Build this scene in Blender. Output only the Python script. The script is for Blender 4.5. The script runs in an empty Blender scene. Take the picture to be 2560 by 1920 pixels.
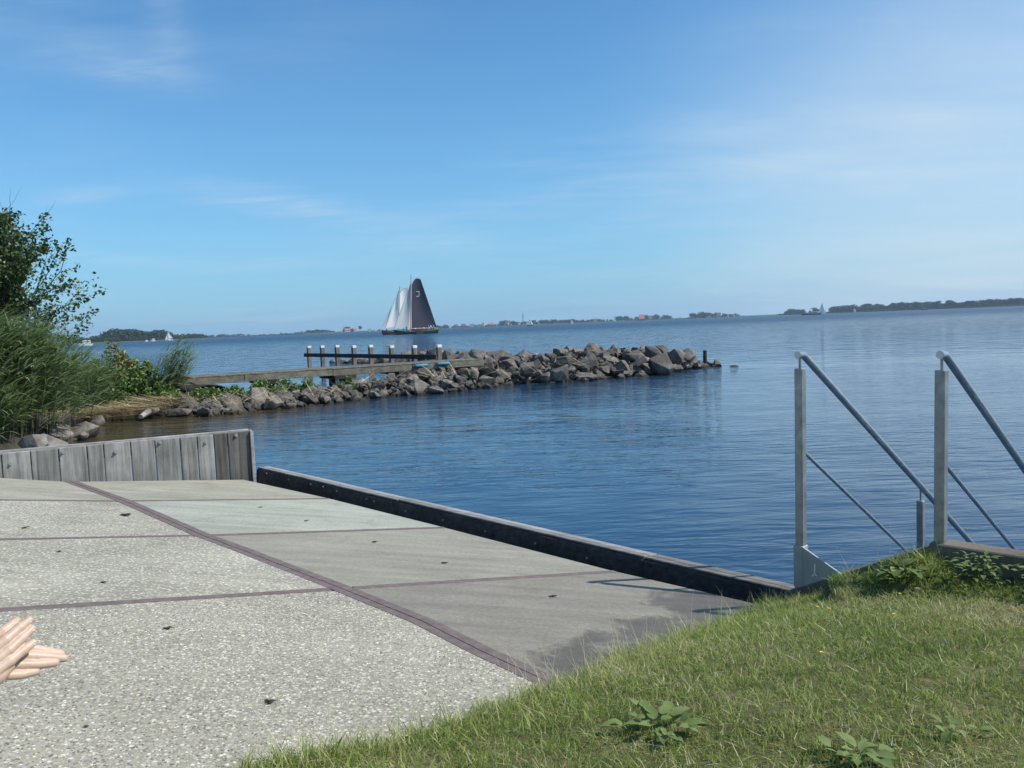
import bpy, bmesh, math, random
import numpy as np
from mathutils import Vector, Matrix

random.seed(7)
RNG = np.random.default_rng(7)
S = bpy.context.scene
COL = S.collection

# ------------------------------------------------------------------ camera
F, H = 2083.0, 1.8                      # focal length in photo pixels (2560 wide), eye height over the water
PITCH, ROLL = math.radians(4.05), math.radians(2.28)
CAM = np.array([0.0, 0.0, H])
FWD = np.array([0, math.cos(PITCH), -math.sin(PITCH)])
_x = np.array([1.0, 0, 0]); _u = np.cross(_x, FWD)
RT = _x * math.cos(ROLL) - _u * math.sin(ROLL)
UP = _u * math.cos(ROLL) + _x * math.sin(ROLL)
cam_d = bpy.data.cameras.new('camera')
cam_d.sensor_width = 36.0
cam_d.lens = F / 2560 * 36
cam_d.clip_start = 0.02
cam_d.clip_end = 20000
cam = bpy.data.objects.new('camera', cam_d)
COL.objects.link(cam)
cam.matrix_world = Matrix(((RT[0], UP[0], -FWD[0], CAM[0]), (RT[1], UP[1], -FWD[1], CAM[1]),
                           (RT[2], UP[2], -FWD[2], CAM[2]), (0, 0, 0, 1)))
S.camera = cam

# ------------------------------------------------------------------ view, sky, sun
S.view_settings.view_transform = 'Standard'
S.view_settings.look = 'None'
S.view_settings.exposure = 0.6
S.view_settings.gamma = 1.0
S.view_settings.use_curve_mapping = False
SUN_EL, SUN_AZ = math.radians(47.5), math.radians(100.0)   # azimuth from +y towards +x
w = bpy.data.worlds.new('World'); S.world = w; w.use_nodes = True
nt = w.node_tree; nt.nodes.clear()
def N(nt, typ, **kw):
    n = nt.nodes.new(typ)
    for k, v in kw.items():
        if k in n.inputs.keys(): n.inputs[k].default_value = v
        else: setattr(n, k, v)
    return n
def L(nt, a, b): nt.links.new(a, b)
sky = N(nt, 'ShaderNodeTexSky', sky_type='NISHITA', sun_disc=False, sun_elevation=SUN_EL, sun_rotation=SUN_AZ)
sky.air_density = 1.0; sky.dust_density = 0.55; sky.ozone_density = 2.0
tint = N(nt, 'ShaderNodeMix', data_type='RGBA', blend_type='MULTIPLY'); tint.inputs[0].default_value = 1.0
L(nt, sky.outputs[0], tint.inputs[6]); tint.inputs[7].default_value = (0.43, 0.82, 1.03, 1)
# thin cirrus on a flat layer high above: direction / height gives the layer position
geo = N(nt, 'ShaderNodeTexCoord')
sep = N(nt, 'ShaderNodeSeparateXYZ'); L(nt, geo.outputs['Generated'], sep.inputs[0])
zc = N(nt, 'ShaderNodeMath', operation='MAXIMUM'); L(nt, sep.outputs[2], zc.inputs[0]); zc.inputs[1].default_value = 0.0
zd = N(nt, 'ShaderNodeMath', operation='ADD'); L(nt, zc.outputs[0], zd.inputs[0]); zd.inputs[1].default_value = 0.12
dx = N(nt, 'ShaderNodeMath', operation='DIVIDE'); L(nt, sep.outputs[0], dx.inputs[0]); L(nt, zd.outputs[0], dx.inputs[1])
dy = N(nt, 'ShaderNodeMath', operation='DIVIDE'); L(nt, sep.outputs[1], dy.inputs[0]); L(nt, zd.outputs[0], dy.inputs[1])
cv = N(nt, 'ShaderNodeCombineXYZ'); L(nt, dx.outputs[0], cv.inputs[0]); L(nt, dy.outputs[0], cv.inputs[1])
def cloud_noise(scale, sx, sy, rot, detail, rough, lo, hi, dist=0.0, off=(0, 0, 0)):
    mp = N(nt, 'ShaderNodeMapping'); L(nt, cv.outputs[0], mp.inputs[0])
    mp.inputs['Scale'].default_value = (sx, sy, 1); mp.inputs['Rotation'].default_value = (0, 0, rot)
    mp.inputs['Location'].default_value = off
    no = N(nt, 'ShaderNodeTexNoise'); L(nt, mp.outputs[0], no.inputs['Vector'])
    no.inputs['Scale'].default_value = scale; no.inputs['Detail'].default_value = detail
    no.inputs['Roughness'].default_value = rough; no.inputs['Distortion'].default_value = dist
    mr = N(nt, 'ShaderNodeMapRange', interpolation_type='SMOOTHSTEP'); L(nt, no.outputs['Fac'], mr.inputs[0])
    mr.inputs[1].default_value = lo; mr.inputs[2].default_value = hi
    return mr.outputs[0]
wisps = cloud_noise(1.5, 0.55, 1.3, 0.25, 7, 0.6, 0.40, 0.80, 0.35, (2.3, 0.4, 0))
broad = cloud_noise(0.55, 0.8, 1.0, -0.4, 3, 0.5, 0.4, 0.66, 0.2, (0.6, 3.1, 0))
veil = cloud_noise(0.8, 0.7, 1.0, -0.35, 5, 0.55, 0.25, 0.8, 0.3, (4.3, 1.7, 0))
m1 = N(nt, 'ShaderNodeMath', operation='MULTIPLY'); L(nt, wisps, m1.inputs[0]); L(nt, broad, m1.inputs[1])
# a wide veil fills the sunward side of the sky (towards +x)
sx_ = N(nt, 'ShaderNodeMapRange', interpolation_type='SMOOTHSTEP'); L(nt, sep.outputs[0], sx_.inputs[0])
sx_.inputs[1].default_value = 0.08; sx_.inputs[2].default_value = 0.48
va = N(nt, 'ShaderNodeMath', operation='MULTIPLY_ADD'); L(nt, veil, va.inputs[0]); va.inputs[1].default_value = 0.40; va.inputs[2].default_value = 0.58
ez_ = N(nt, 'ShaderNodeMapRange', interpolation_type='SMOOTHSTEP'); L(nt, sep.outputs[2], ez_.inputs[0])
ez_.inputs[1].default_value = 0.17; ez_.inputs[2].default_value = 0.34; ez_.inputs[3].default_value = 1.0; ez_.inputs[4].default_value = 0.22
sz_ = N(nt, 'ShaderNodeMath', operation='MULTIPLY'); L(nt, sx_.outputs[0], sz_.inputs[0]); L(nt, ez_.outputs[0], sz_.inputs[1])
vm = N(nt, 'ShaderNodeMath', operation='MULTIPLY'); L(nt, va.outputs[0], vm.inputs[0]); L(nt, sz_.outputs[0], vm.inputs[1])
sa = N(nt, 'ShaderNodeMath', operation='MULTIPLY_ADD'); L(nt, m1.outputs[0], sa.inputs[0]); sa.inputs[1].default_value = 0.35; L(nt, vm.outputs[0], sa.inputs[2])
# single wisps of cirrus over the lake, each at its own bearing and height
def wm_(op, a, b=None):
    m = N(nt, 'ShaderNodeMath', operation=op)
    for i, v in enumerate((a, b)):
        if v is None: continue
        if isinstance(v, (int, float)): m.inputs[i].default_value = v
        else: L(nt, v, m.inputs[i])
    return m.outputs[0]
yy_ = wm_('MAXIMUM', sep.outputs[1], 0.05); uu_ = wm_('DIVIDE', sep.outputs[0], yy_); vv_ = wm_('DIVIDE', sep.outputs[2], yy_)
rag = cloud_noise(5.0, 0.5, 1.5, 0.3, 6, 0.62, 0.30, 0.72, 0.5, (1.3, 7.7, 0))
streaks = None
for u0, v0, su, sv, kk, am in ((-0.27, 0.155, 0.11, 0.016, -0.20, 0.55), (-0.50, 0.174, 0.06, 0.010, 0.05, 0.35), (-0.44, 0.32, 0.08, 0.024, -0.15, 0.42), (-0.39, 0.385, 0.025, 0.05, -0.9, 0.30), (-0.08, 0.098, 0.09, 0.012, -0.05, 0.30), (-0.44, 0.094, 0.11, 0.009, -0.12, 0.28), (0.05, 0.145, 0.25, 0.02, 0.12, 0.22)):
    du = wm_('SUBTRACT', uu_, u0); dv = wm_('SUBTRACT', wm_('SUBTRACT', vv_, v0), wm_('MULTIPLY', du, kk))
    e = wm_('EXPONENT', wm_('MULTIPLY', wm_('ADD', wm_('POWER', wm_('ABSOLUTE', wm_('DIVIDE', du, su)), 2.0), wm_('POWER', wm_('ABSOLUTE', wm_('DIVIDE', dv, sv)), 2.0)), -1.0))
    e = wm_('MULTIPLY', e, am); streaks = e if streaks is None else wm_('ADD', streaks, e)
streaks = wm_('MULTIPLY', streaks, wm_('ADD', wm_('MULTIPLY', rag, 0.8), 0.2))
tot_ = wm_('ADD', sa.outputs[0], streaks)
sc_ = N(nt, 'ShaderNodeMath', operation='MULTIPLY', use_clamp=True); L(nt, tot_, sc_.inputs[0]); sc_.inputs[1].default_value = 0.8
# milky air low over the water, all the way round
hz_ = N(nt, 'ShaderNodeMath', operation='MULTIPLY'); L(nt, zc.outputs[0], hz_.inputs[0]); hz_.inputs[1].default_value = -7.0
he_ = N(nt, 'ShaderNodeMath', operation='EXPONENT'); L(nt, hz_.outputs[0], he_.inputs[0])
hm0 = N(nt, 'ShaderNodeMath', operation='MULTIPLY'); L(nt, he_.outputs[0], hm0.inputs[0]); hm0.inputs[1].default_value = 0.85
low = N(nt, 'ShaderNodeMix', data_type='RGBA'); L(nt, hm0.outputs[0], low.inputs[0]); L(nt, tint.outputs[2], low.inputs[6]); low.inputs[7].default_value = (1.95, 3.45, 5.2, 1)
mx = N(nt, 'ShaderNodeMix', data_type='RGBA'); L(nt, sc_.outputs[0], mx.inputs[0])
L(nt, low.outputs[2], mx.inputs[6]); mx.inputs[7].default_value = (4.4, 5.15, 5.75, 1)
bg = N(nt, 'ShaderNodeBackground'); L(nt, mx.outputs[2], bg.inputs[0]); bg.inputs[1].default_value = 0.10
wo = N(nt, 'ShaderNodeOutputWorld'); L(nt, bg.outputs[0], wo.inputs[0])

sun_d = bpy.data.lights.new('sun', 'SUN'); sun_d.energy = 3.5; sun_d.angle = math.radians(0.53)
sun_d.color = (1.0, 0.95, 0.87)
sun = bpy.data.objects.new('sun', sun_d); COL.objects.link(sun)
SUNV = Vector((math.sin(SUN_AZ) * math.cos(SUN_EL), math.cos(SUN_AZ) * math.cos(SUN_EL), math.sin(SUN_EL)))
sun.rotation_euler = (-SUNV).to_track_quat('-Z', 'Y').to_euler()
sun.location = (20, -5, 40)

# ------------------------------------------------------------------ helpers: survey
def ray(px, py):
    d = FWD * F + RT * (px - 1280) + UP * (960 - py)
    return d / np.linalg.norm(d)
def at_z(px, py, z=0.0):
    r = ray(px, py); return Vector(CAM + r * ((z - H) / r[2]))
def at_d(px, py, D):
    r = ray(px, py); return Vector(CAM + r * (D / r[1]))
RN = np.array([0.1015, 0.0796, 0.9916]); RN /= np.linalg.norm(RN)
RP = np.array(at_z(1898, 1510, 0.40))
def ramp(px, py, up=0.0):
    r = ray(px, py); p0 = RP + RN * up
    return Vector(CAM + r * (((p0 - CAM) @ RN) / (r @ RN)))
def ramp_z(x, y): return RP[2] - (RN[0] * (x - RP[0]) + RN[1] * (y - RP[1])) / RN[2]
def horizon(px): return 812.7 - (px - 1280) * 0.0398
def far(px, D):                          # point on the water at distance D in the bearing of a photo column
    r = ray(px, horizon(px)); return Vector((r[0] / r[1] * D, D, 0.0))

# ------------------------------------------------------------------ helpers: objects
def tag(o, label=None, cat=None, group=None, kind=None):
    if label: o['label'] = label
    if cat: o['category'] = cat
    if group: o['group'] = group
    if kind: o['kind'] = kind
    return o
def empty(name, loc=(0, 0, 0), rz=0.0, **kw):
    o = bpy.data.objects.new(name, None); COL.objects.link(o)
    o.location = loc; o.rotation_euler = (0, 0, rz); o.empty_display_size = 0.2
    return tag(o, **kw)
def link(name, me, mat=None, parent=None, smooth=False, **kw):
    if mat and not me.materials: me.materials.append(mat)
    if smooth:
        me.shade_smooth()
        if len(me.polygons) < 3000: me.set_sharp_from_angle(angle=0.9)
    o = bpy.data.objects.new(name, me); COL.objects.link(o)
    if parent: o.parent = parent
    return tag(o, **kw)
def from_bm(name, bm, mat=None, parent=None, smooth=False, **kw):
    me = bpy.data.meshes.new(name); bm.to_mesh(me); bm.free()
    return link(name, me, mat, parent, smooth, **kw)
def np_mesh(name, V, Fc, attr=None):
    """V (n,3), Fc (m,k) faces with one size k; attr: dict name -> per-vertex float array."""
    V = np.asarray(V, dtype=np.float32); Fc = np.asarray(Fc, dtype=np.int32)
    me = bpy.data.meshes.new(name); m, k = Fc.shape
    me.vertices.add(len(V)); me.vertices.foreach_set('co', V.ravel())
    me.loops.add(m * k); me.loops.foreach_set('vertex_index', Fc.ravel())
    me.polygons.add(m); me.polygons.foreach_set('loop_start', np.arange(0, m * k, k, dtype=np.int32))
    me.polygons.foreach_set('loop_total', np.full(m, k, dtype=np.int32))
    me.update(calc_edges=True)
    for a, val in (attr or {}).items():
        at = me.attributes.new(a, 'FLOAT', 'POINT'); at.data.foreach_set('value', np.asarray(val, dtype=np.float32))
    me.validate(); return me
def box(bm, c, ax, ay, az):
    """box at centre c with half-axis vectors"""
    c, ax, ay, az = map(Vector, (c, ax, ay, az))
    v = [bm.verts.new(c + ax * i + ay * j + az * k) for k in (-1, 1) for i, j in ((-1, -1), (1, -1), (1, 1), (-1, 1))]
    for f in ((3, 2, 1, 0), (4, 5, 6, 7), (0, 1, 5, 4), (1, 2, 6, 5), (2, 3, 7, 6), (3, 0, 4, 7)):
        bm.faces.new([v[i] for i in f])
def bevel(bm, w, seg=1):
    bmesh.ops.bevel(bm, geom=bm.edges[:], offset=w, segments=seg, affect='EDGES', profile=0.5)
def prism(bm, pts, down):
    """pts: top polygon (3D); extruded by vector down"""
    top = [bm.verts.new(Vector(p)) for p in pts]; bot = [bm.verts.new(Vector(p) + Vector(down)) for p in pts]
    n = len(pts)
    bm.faces.new(top); bm.faces.new(bot[::-1])
    for i in range(n): bm.faces.new((top[(i + 1) % n], top[i], bot[i], bot[(i + 1) % n]))
    bmesh.ops.recalc_face_normals(bm, faces=bm.faces[:])
def tube(bm, pts, rad, seg=10, cap=True):
    pts = [Vector(p) for p in pts]
    if not hasattr(rad, '__len__'): rad = [rad] * len(pts)
    rings = []; prev = None
    for i, p in enumerate(pts):
        t = (pts[min(i + 1, len(pts) - 1)] - pts[max(i - 1, 0)]).normalized()
        if prev is None:
            a = t.orthogonal().normalized()
        else:
            a = (prev - t * prev.dot(t)).normalized()
        prev = a; b = t.cross(a)
        rings.append([bm.verts.new(p + (a * math.cos(2 * math.pi * k / seg) + b * math.sin(2 * math.pi * k / seg)) * rad[i]) for k in range(seg)])
    for r0, r1 in zip(rings, rings[1:]):
        for k in range(seg): bm.faces.new((r0[k], r0[(k + 1) % seg], r1[(k + 1) % seg], r1[k]))
    if cap: bm.faces.new(rings[0][::-1]); bm.faces.new(rings[-1])

# ------------------------------------------------------------------ materials
def new_mat(name, rough=0.6, spec=0.4, metal=0.0):
    m = bpy.data.materials.new(name); m.use_nodes = True
    t = m.node_tree; b = t.nodes['Principled BSDF']
    b.inputs['Roughness'].default_value = rough; b.inputs['Metallic'].default_value = metal
    b.inputs['Specular IOR Level'].default_value = spec
    return m, t, b
def ramp_node(t, stops):
    r = N(t, 'ShaderNodeValToRGB'); e = r.color_ramp.elements
    while len(e) < len(stops): e.new(0.5)
    for el, (p, c) in zip(e, stops): el.position = p; el.color = (*c, 1)
    return r
def noise(t, vec, scale, detail=4, rough=0.6, dist=0.0):
    n = N(t, 'ShaderNodeTexNoise'); L(t, vec, n.inputs['Vector'])
    n.inputs['Scale'].default_value = scale; n.inputs['Detail'].default_value = detail
    n.inputs['Roughness'].default_value = rough; n.inputs['Distortion'].default_value = dist
    return n
def mapping(t, vec, scale=(1, 1, 1), rot=(0, 0, 0)):
    m = N(t, 'ShaderNodeMapping'); L(t, vec, m.inputs[0]); m.inputs['Scale'].default_value = scale; m.inputs['Rotation'].default_value = rot
    return m.outputs[0]
def bump(t, h, b, strength=0.5, dist=0.01):
    n = N(t, 'ShaderNodeBump'); L(t, h, n.inputs['Height']); n.inputs['Strength'].default_value = strength
    n.inputs['Distance'].default_value = dist; L(t, n.outputs[0], b.inputs['Normal']); return n
def mixc(t, fac, a, b, typ='MIX'):
    m = N(t, 'ShaderNodeMix', data_type='RGBA', blend_type=typ)
    for sock, v in ((m.inputs[0], fac), (m.inputs[6], a), (m.inputs[7], b)):
        if isinstance(v, (int, float)): sock.default_value = v
        elif isinstance(v, tuple): sock.default_value = (*v, 1)
        else: L(t, v, sock)
    return m.outputs[2]
def math_n(t, op, a, b=None, c=None, clamp=False):
    m = N(t, 'ShaderNodeMath', operation=op, use_clamp=clamp)
    for i, v in enumerate((a, b, c)):
        if v is None: continue
        if isinstance(v, (int, float)): m.inputs[i].default_value = v
        else: L(t, v, m.inputs[i])
    return m.outputs[0]
def sstep(t, v, lo, hi):
    m = N(t, 'ShaderNodeMapRange', interpolation_type='SMOOTHSTEP'); L(t, v, m.inputs[0])
    m.inputs[1].default_value = lo; m.inputs[2].default_value = hi; return m.outputs[0]
def plain(name, c, rough=0.6, var=0.15, scale=8.0, spec=0.4, metal=0.0, rnd=0.0):
    """flat colour broken up by noise, with an optional per-object shift in brightness"""
    m, t, b = new_mat(name, rough, spec, metal)
    co = N(t, 'ShaderNodeTexCoord'); n = noise(t, co.outputs['Object'], scale)
    lo = tuple(x * (1 - var) for x in c); hi = tuple(min(1, x * (1 + var)) for x in c)
    r = ramp_node(t, [(0.3, lo), (0.7, hi)]); L(t, n.outputs['Fac'], r.inputs[0]); out = r.outputs[0]
    if rnd:
        oi = N(t, 'ShaderNodeObjectInfo'); v = math_n(t, 'MULTIPLY_ADD', oi.outputs['Random'], 2 * rnd, 1 - rnd)
        hs = N(t, 'ShaderNodeHueSaturation'); L(t, out, hs.inputs['Color']); L(t, v, hs.inputs['Value']); out = hs.outputs[0]
    L(t, out, b.inputs['Base Color']); return m

def wood_mat(name, dark, light, grain=(30, 30, 2.0), rnd=0.12, rough=0.8, stain=0.0):
    m, t, b = new_mat(name, rough, 0.25)
    co = N(t, 'ShaderNodeTexCoord'); oi = N(t, 'ShaderNodeObjectInfo')
    ad = N(t, 'ShaderNodeVectorMath', operation='ADD'); L(t, co.outputs['Object'], ad.inputs[0]); 
    sc = N(t, 'ShaderNodeVectorMath', operation='SCALE'); L(t, oi.outputs['Random'], sc.inputs['Scale']); sc.inputs[0].default_value = (7, 3, 5)
    L(t, sc.outputs[0], ad.inputs[1])
    v = mapping(t, ad.outputs[0], grain)
    n1 = noise(t, v, 1.0, 6, 0.65, 0.3); n2 = noise(t, ad.outputs[0], 3.5, 4, 0.6)
    r = ramp_node(t, [(0.28, dark), (0.52, tuple((a + c) / 2 for a, c in zip(dark, light))), (0.75, light)]); L(t, n1.outputs['Fac'], r.inputs[0])
    r2 = ramp_node(t, [(0.3, (0.55, 0.53, 0.5)), (0.65, (1, 1, 1))]); L(t, n2.outputs['Fac'], r2.inputs[0])
    c = mixc(t, 0.8, r.outputs[0], r2.outputs[0], 'MULTIPLY')
    hs = N(t, 'ShaderNodeHueSaturation'); L(t, c, hs.inputs['Color']); L(t, math_n(t, 'MULTIPLY_ADD', oi.outputs['Random'], 2 * rnd, 1 - rnd), hs.inputs['Value'])
    out = hs.outputs[0]
    L(t, out, b.inputs['Base Color']); bump(t, n1.outputs['Fac'], b, 0.5, 0.006); return m

def leaf_mat(name, stops, rough=0.5, trans=0.25, attr='tone', spec=0.35, patch=None):
    m, t, b = new_mat(name, rough, spec)
    a = N(t, 'ShaderNodeAttribute', attribute_name=attr); r = ramp_node(t, stops)
    val = a.outputs['Fac']
    if patch:
        g = N(t, 'ShaderNodeNewGeometry'); n = noise(t, g.outputs['Position'], patch, 3, 0.6)
        val = math_n(t, 'ADD', val, math_n(t, 'MULTIPLY_ADD', n.outputs['Fac'], 1.5, -0.75))
    L(t, val, r.inputs[0]); L(t, r.outputs[0], b.inputs['Base Color'])
    tr = N(t, 'ShaderNodeBsdfTranslucent'); L(t, r.outputs[0], tr.inputs[0])
    mixs = N(t, 'ShaderNodeMixShader'); mixs.inputs[0].default_value = trans
    L(t, b.outputs[0], mixs.inputs[1]); L(t, tr.outputs[0], mixs.inputs[2])
    L(t, mixs.outputs[0], t.nodes['Material Output'].inputs[0]); return m

# smooth and pebbled concrete
def concrete(name, base, wet=False, pebble=False):
    m, t, b = new_mat(name, 0.85, 0.25)
    g = N(t, 'ShaderNodeNewGeometry'); P = g.outputs['Position']
    n1 = noise(t, P, 1.3, 6, 0.62, 0.3); n2 = noise(t, P, 60, 3, 0.7); n3 = noise(t, mapping(t, P, (0.5, 4, 1), (0, 0, 0.5)), 2.2, 5, 0.65)
    r = ramp_node(t, [(0.25, tuple(x * 0.82 for x in base)), (0.5, base), (0.8, tuple(x * 1.13 for x in base))]); L(t, n1.outputs['Fac'], r.inputs[0])
    c = mixc(t, 0.8, r.outputs[0], ramp_out(t, n3, 0.72, 1.15), 'MULTIPLY')
    n4 = noise(t, mapping(t, P, (1.6, 1.0, 1), (0, 0, 0.4)), 2.6, 5, 0.6, 0.8)
    c = mixc(t, math_n(t, 'MULTIPLY', sstep(t, n4.outputs['Fac'], 0.54, 0.72), 0.30), c, tuple(x * 0.55 for x in base))
    c = mixc(t, 0.7, c, ramp_out(t, n2, 0.72, 1.2), 'MULTIPLY')
    if pebble:
        vo = N(t, 'ShaderNodeTexVoronoi'); L(t, P, vo.inputs['Vector']); vo.inputs['Scale'].default_value = 75
        pr = ramp_node(t, [(0.0, (0.20, 0.19, 0.17)), (0.3, (0.44, 0.42, 0.36)), (0.6, (0.32, 0.30, 0.26)), (0.82, (0.52, 0.50, 0.43)), (1.0, (0.66, 0.62, 0.52))])
        sp = N(t, 'ShaderNodeSeparateColor'); L(t, vo.outputs['Color'], sp.inputs[0]); L(t, sp.outputs[0], pr.inputs[0])
        edge = sstep(t, vo.outputs['Distance'], 0.30, 0.62)
        c2 = mixc(t, edge, pr.outputs[0], c)
        c = mixc(t, 0.75, c2, ramp_out(t, n1, 0.85, 1.15), 'MULTIPLY')
        bump(t, vo.outputs['Distance'], b, -0.6, 0.01)
    else:
        bump(t, n2.outputs['Fac'], b, 0.25, 0.004)
    if wet:
        # splashed water soaking the low corner below the grass
        sx = N(t, 'ShaderNodeSeparateXYZ'); L(t, P, sx.inputs[0])
        d = math_n(t, 'MULTIPLY_ADD', sx.outputs[0], 0.86, math_n(t, 'MULTIPLY_ADD', sx.outputs[1], -0.51, -WET))
        nn = noise(t, mapping(t, P, (1, 1, 1)), 3.2, 6, 0.62, 0.6)
        f = math_n(t, 'ADD', d, math_n(t, 'MULTIPLY_ADD', nn.outputs['Fac'], 1.1, -0.55))
        near = math_n(t, 'MULTIPLY_ADD', sx.outputs[0], 1.0, math_n(t, 'MULTIPLY', sx.outputs[1], 0.0))
        wm = sstep(t, f, -0.02, 0.15)
        c = mixc(t, math_n(t, 'MULTIPLY', wm, 0.95), c, mixc(t, 1.0, c, (0.50, 0.47, 0.44), 'MULTIPLY'))
        L(t, math_n(t, 'MULTIPLY_ADD', wm, -0.35, 0.85), b.inputs['Roughness'])
    L(t, c, b.inputs['Base Color']); return m
def ramp_out(t, n, lo, hi):
    r = N(t, 'ShaderNodeMapRange'); L(t, n.outputs['Fac'], r.inputs[0]); r.inputs[1].default_value = 0.3; r.inputs[2].default_value = 0.7
    r.inputs[3].default_value = lo; r.inputs[4].default_value = hi
    cmb = N(t, 'ShaderNodeCombineColor'); [L(t, r.outputs[0], cmb.inputs[i]) for i in range(3)]
    return cmb.outputs[0]
WET = -1.43
M = {}
M['conc_a'] = concrete('smooth_concrete_pale', (0.335, 0.318, 0.255))
M['conc_b'] = concrete('smooth_concrete_cool', (0.36, 0.365, 0.305))
M['conc_c'] = concrete('smooth_concrete_grey', (0.29, 0.272, 0.222))
M['conc_d'] = concrete('smooth_concrete_damp', (0.235, 0.216, 0.18), wet=True)
M['aggr'] = concrete('exposed_aggregate', (0.315, 0.292, 0.222), pebble=True)
M['coping'] = concrete('coping_concrete', (0.15, 0.13, 0.105))
M['joint'] = plain('joint_strip_rust', (0.15, 0.115, 0.105), 0.75, 0.25, 25)
M['board'] = wood_mat('weathered_board', (0.13, 0.128, 0.12), (0.46, 0.455, 0.43), (28, 28, 1.6), 0.16)
M['board_dark'] = wood_mat('mossy_board', (0.06, 0.058, 0.053), (0.24, 0.235, 0.215), (28, 28, 1.6), 0.12)
M['beam'] = wood_mat('kerb_beam', (0.028, 0.024, 0.023), (0.105, 0.09, 0.085), (6, 30, 30), 0.12)
M['beam_grey'] = wood_mat('kerb_top_plank', (0.10, 0.093, 0.088), (0.27, 0.255, 0.24), (4, 30, 30), 0.1)
M['beam_mid'] = wood_mat('kerb_top_inner_plank', (0.13, 0.125, 0.12), (0.36, 0.35, 0.335), (4, 30, 30), 0.1)
M['beam_pale'] = wood_mat('kerb_plank', (0.20, 0.195, 0.19), (0.48, 0.47, 0.46), (4, 30, 30), 0.1)
M['jetty'] = wood_mat('jetty_wood', (0.10, 0.095, 0.075), (0.27, 0.25, 0.20), (3, 12, 12), 0.12)
M['jetty_dark'] = wood_mat('jetty_dark_wood', (0.025, 0.022, 0.022), (0.075, 0.066, 0.064), (3, 12, 12), 0.12)
M['post'] = wood_mat('post_wood', (0.12, 0.10, 0.085), (0.30, 0.265, 0.23), (12, 12, 2), 0.12)
M['white'] = plain('white_paint', (0.66, 0.66, 0.63), 0.5, 0.06, 5)
M['steel'] = plain('galvanised_steel', (0.27, 0.285, 0.285), 0.38, 0.28, 16, 0.5, 0.55)
M['tube'] = plain('galvanised_tube', (0.46, 0.48, 0.48), 0.30, 0.2, 30, 0.5, 0.85)
M['gusset'] = plain('galvanised_plate', (0.34, 0.36, 0.35), 0.5, 0.14, 9, 0.5, 0.2)
M['scratch'] = plain('bare_zinc', (0.78, 0.8, 0.8), 0.45, 0.05, 9, 0.5, 0.3)
M['bolt'] = plain('bolt_zinc', (0.34, 0.34, 0.32), 0.5, 0.2, 30, 0.5, 0.5)

# stone
m, t, b = new_mat('basalt_stone', 0.9, 0.2)
co = N(t, 'ShaderNodeTexCoord'); g = N(t, 'ShaderNodeNewGeometry'); oi = N(t, 'ShaderNodeObjectInfo')
n1 = noise(t, co.outputs['Object'], 2.2, 6, 0.65); n2 = noise(t, g.outputs['Position'], 14, 5, 0.7)
r = ramp_node(t, [(0.25, (0.062, 0.056, 0.051)), (0.5, (0.145, 0.13, 0.114)), (0.78, (0.29, 0.265, 0.232))]); L(t, n1.outputs['Fac'], r.inputs[0])
c = mixc(t, 0.8, r.outputs[0], ramp_out(t, n2, 0.6, 1.3), 'MULTIPLY')
hs = N(t, 'ShaderNodeHueSaturation'); L(t, c, hs.inputs['Color']); L(t, math_n(t, 'MULTIPLY_ADD', oi.outputs['Random'], 0.6, 0.72), hs.inputs['Value'])
sz = N(t, 'ShaderNodeSeparateXYZ'); L(t, g.outputs['Position'], sz.inputs[0])
wl = sstep(t, math_n(t, 'ADD', sz.outputs[2], math_n(t, 'MULTIPLY', n2.outputs['Fac'], 0.08)), 0.06, 0.17)
c = mixc(t, wl, (0.035, 0.03, 0.022), hs.outputs[0])                # wet, weedy band at the waterline
L(t, c, b.inputs['Base Color']); bump(t, n2.outputs['Fac'], b, 0.55, 0.04); M['stone'] = m
M['soil'] = plain('bank_soil', (0.050, 0.043, 0.030), 0.95, 0.45, 3)

# ------------------------------------------------------------------ water
m, t, b = new_mat('lake_water', 0.035, 0.5)
b.inputs['IOR'].default_value = 1.333
g = N(t, 'ShaderNodeNewGeometry'); P = g.outputs['Position']
sp = N(t, 'ShaderNodeSeparateXYZ'); L(t, P, sp.inputs[0])
big = noise(t, mapping(t, P, (0.035, 0.07, 1), (0, 0, 0.2)), 1.0, 4, 0.55)
deep = ramp_node(t, [(0.35, (0.013, 0.042, 0.086)), (0.7, (0.018, 0.054, 0.102))]); L(t, big.outputs['Fac'], deep.inputs[0])
mk = math_n(t, 'MULTIPLY', sstep(t, math_n(t, 'MULTIPLY_ADD', sp.outputs[1], -0.12, sp.outputs[0]), -5.2, -8.6), sstep(t, sp.outputs[1], 27.0, 20.0))  # brown by the left bank: murky shallows plus bank reflections painted into the colour
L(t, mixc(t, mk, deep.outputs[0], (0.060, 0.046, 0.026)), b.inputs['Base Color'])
open_ = sstep(t, sp.outputs[1], 22.0, 60.0)                          # sheltered basin to open lake
na = noise(t, mapping(t, P, (0.75, 2.6, 1), (0, 0, 0.12)), 1.1, 3, 0.5, 1.1)
nb = noise(t, mapping(t, P, (1.6, 5.0, 1), (0, 0, -0.2)), 1.6, 3, 0.55, 0.5)
nc = noise(t, mapping(t, P, (0.35, 0.8, 1), (0, 0, 0.35)), 1.0, 4, 0.6, 0.4)
calm = math_n(t, 'MULTIPLY_ADD', sstep(t, big.outputs['Fac'], 0.38, 0.62), 0.95, 0.28)
h1 = math_n(t, 'ADD', math_n(t, 'MULTIPLY', na.outputs['Fac'], 0.052), math_n(t, 'MULTIPLY', nb.outputs['Fac'], 0.024))
h1 = math_n(t, 'MULTIPLY', h1, math_n(t, 'MULTIPLY', calm, math_n(t, 'MULTIPLY_ADD', open_, 0.5, 0.75)))
h2 = math_n(t, 'MULTIPLY', math_n(t, 'MULTIPLY', nc.outputs['Fac'], 1.1), open_)
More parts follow.
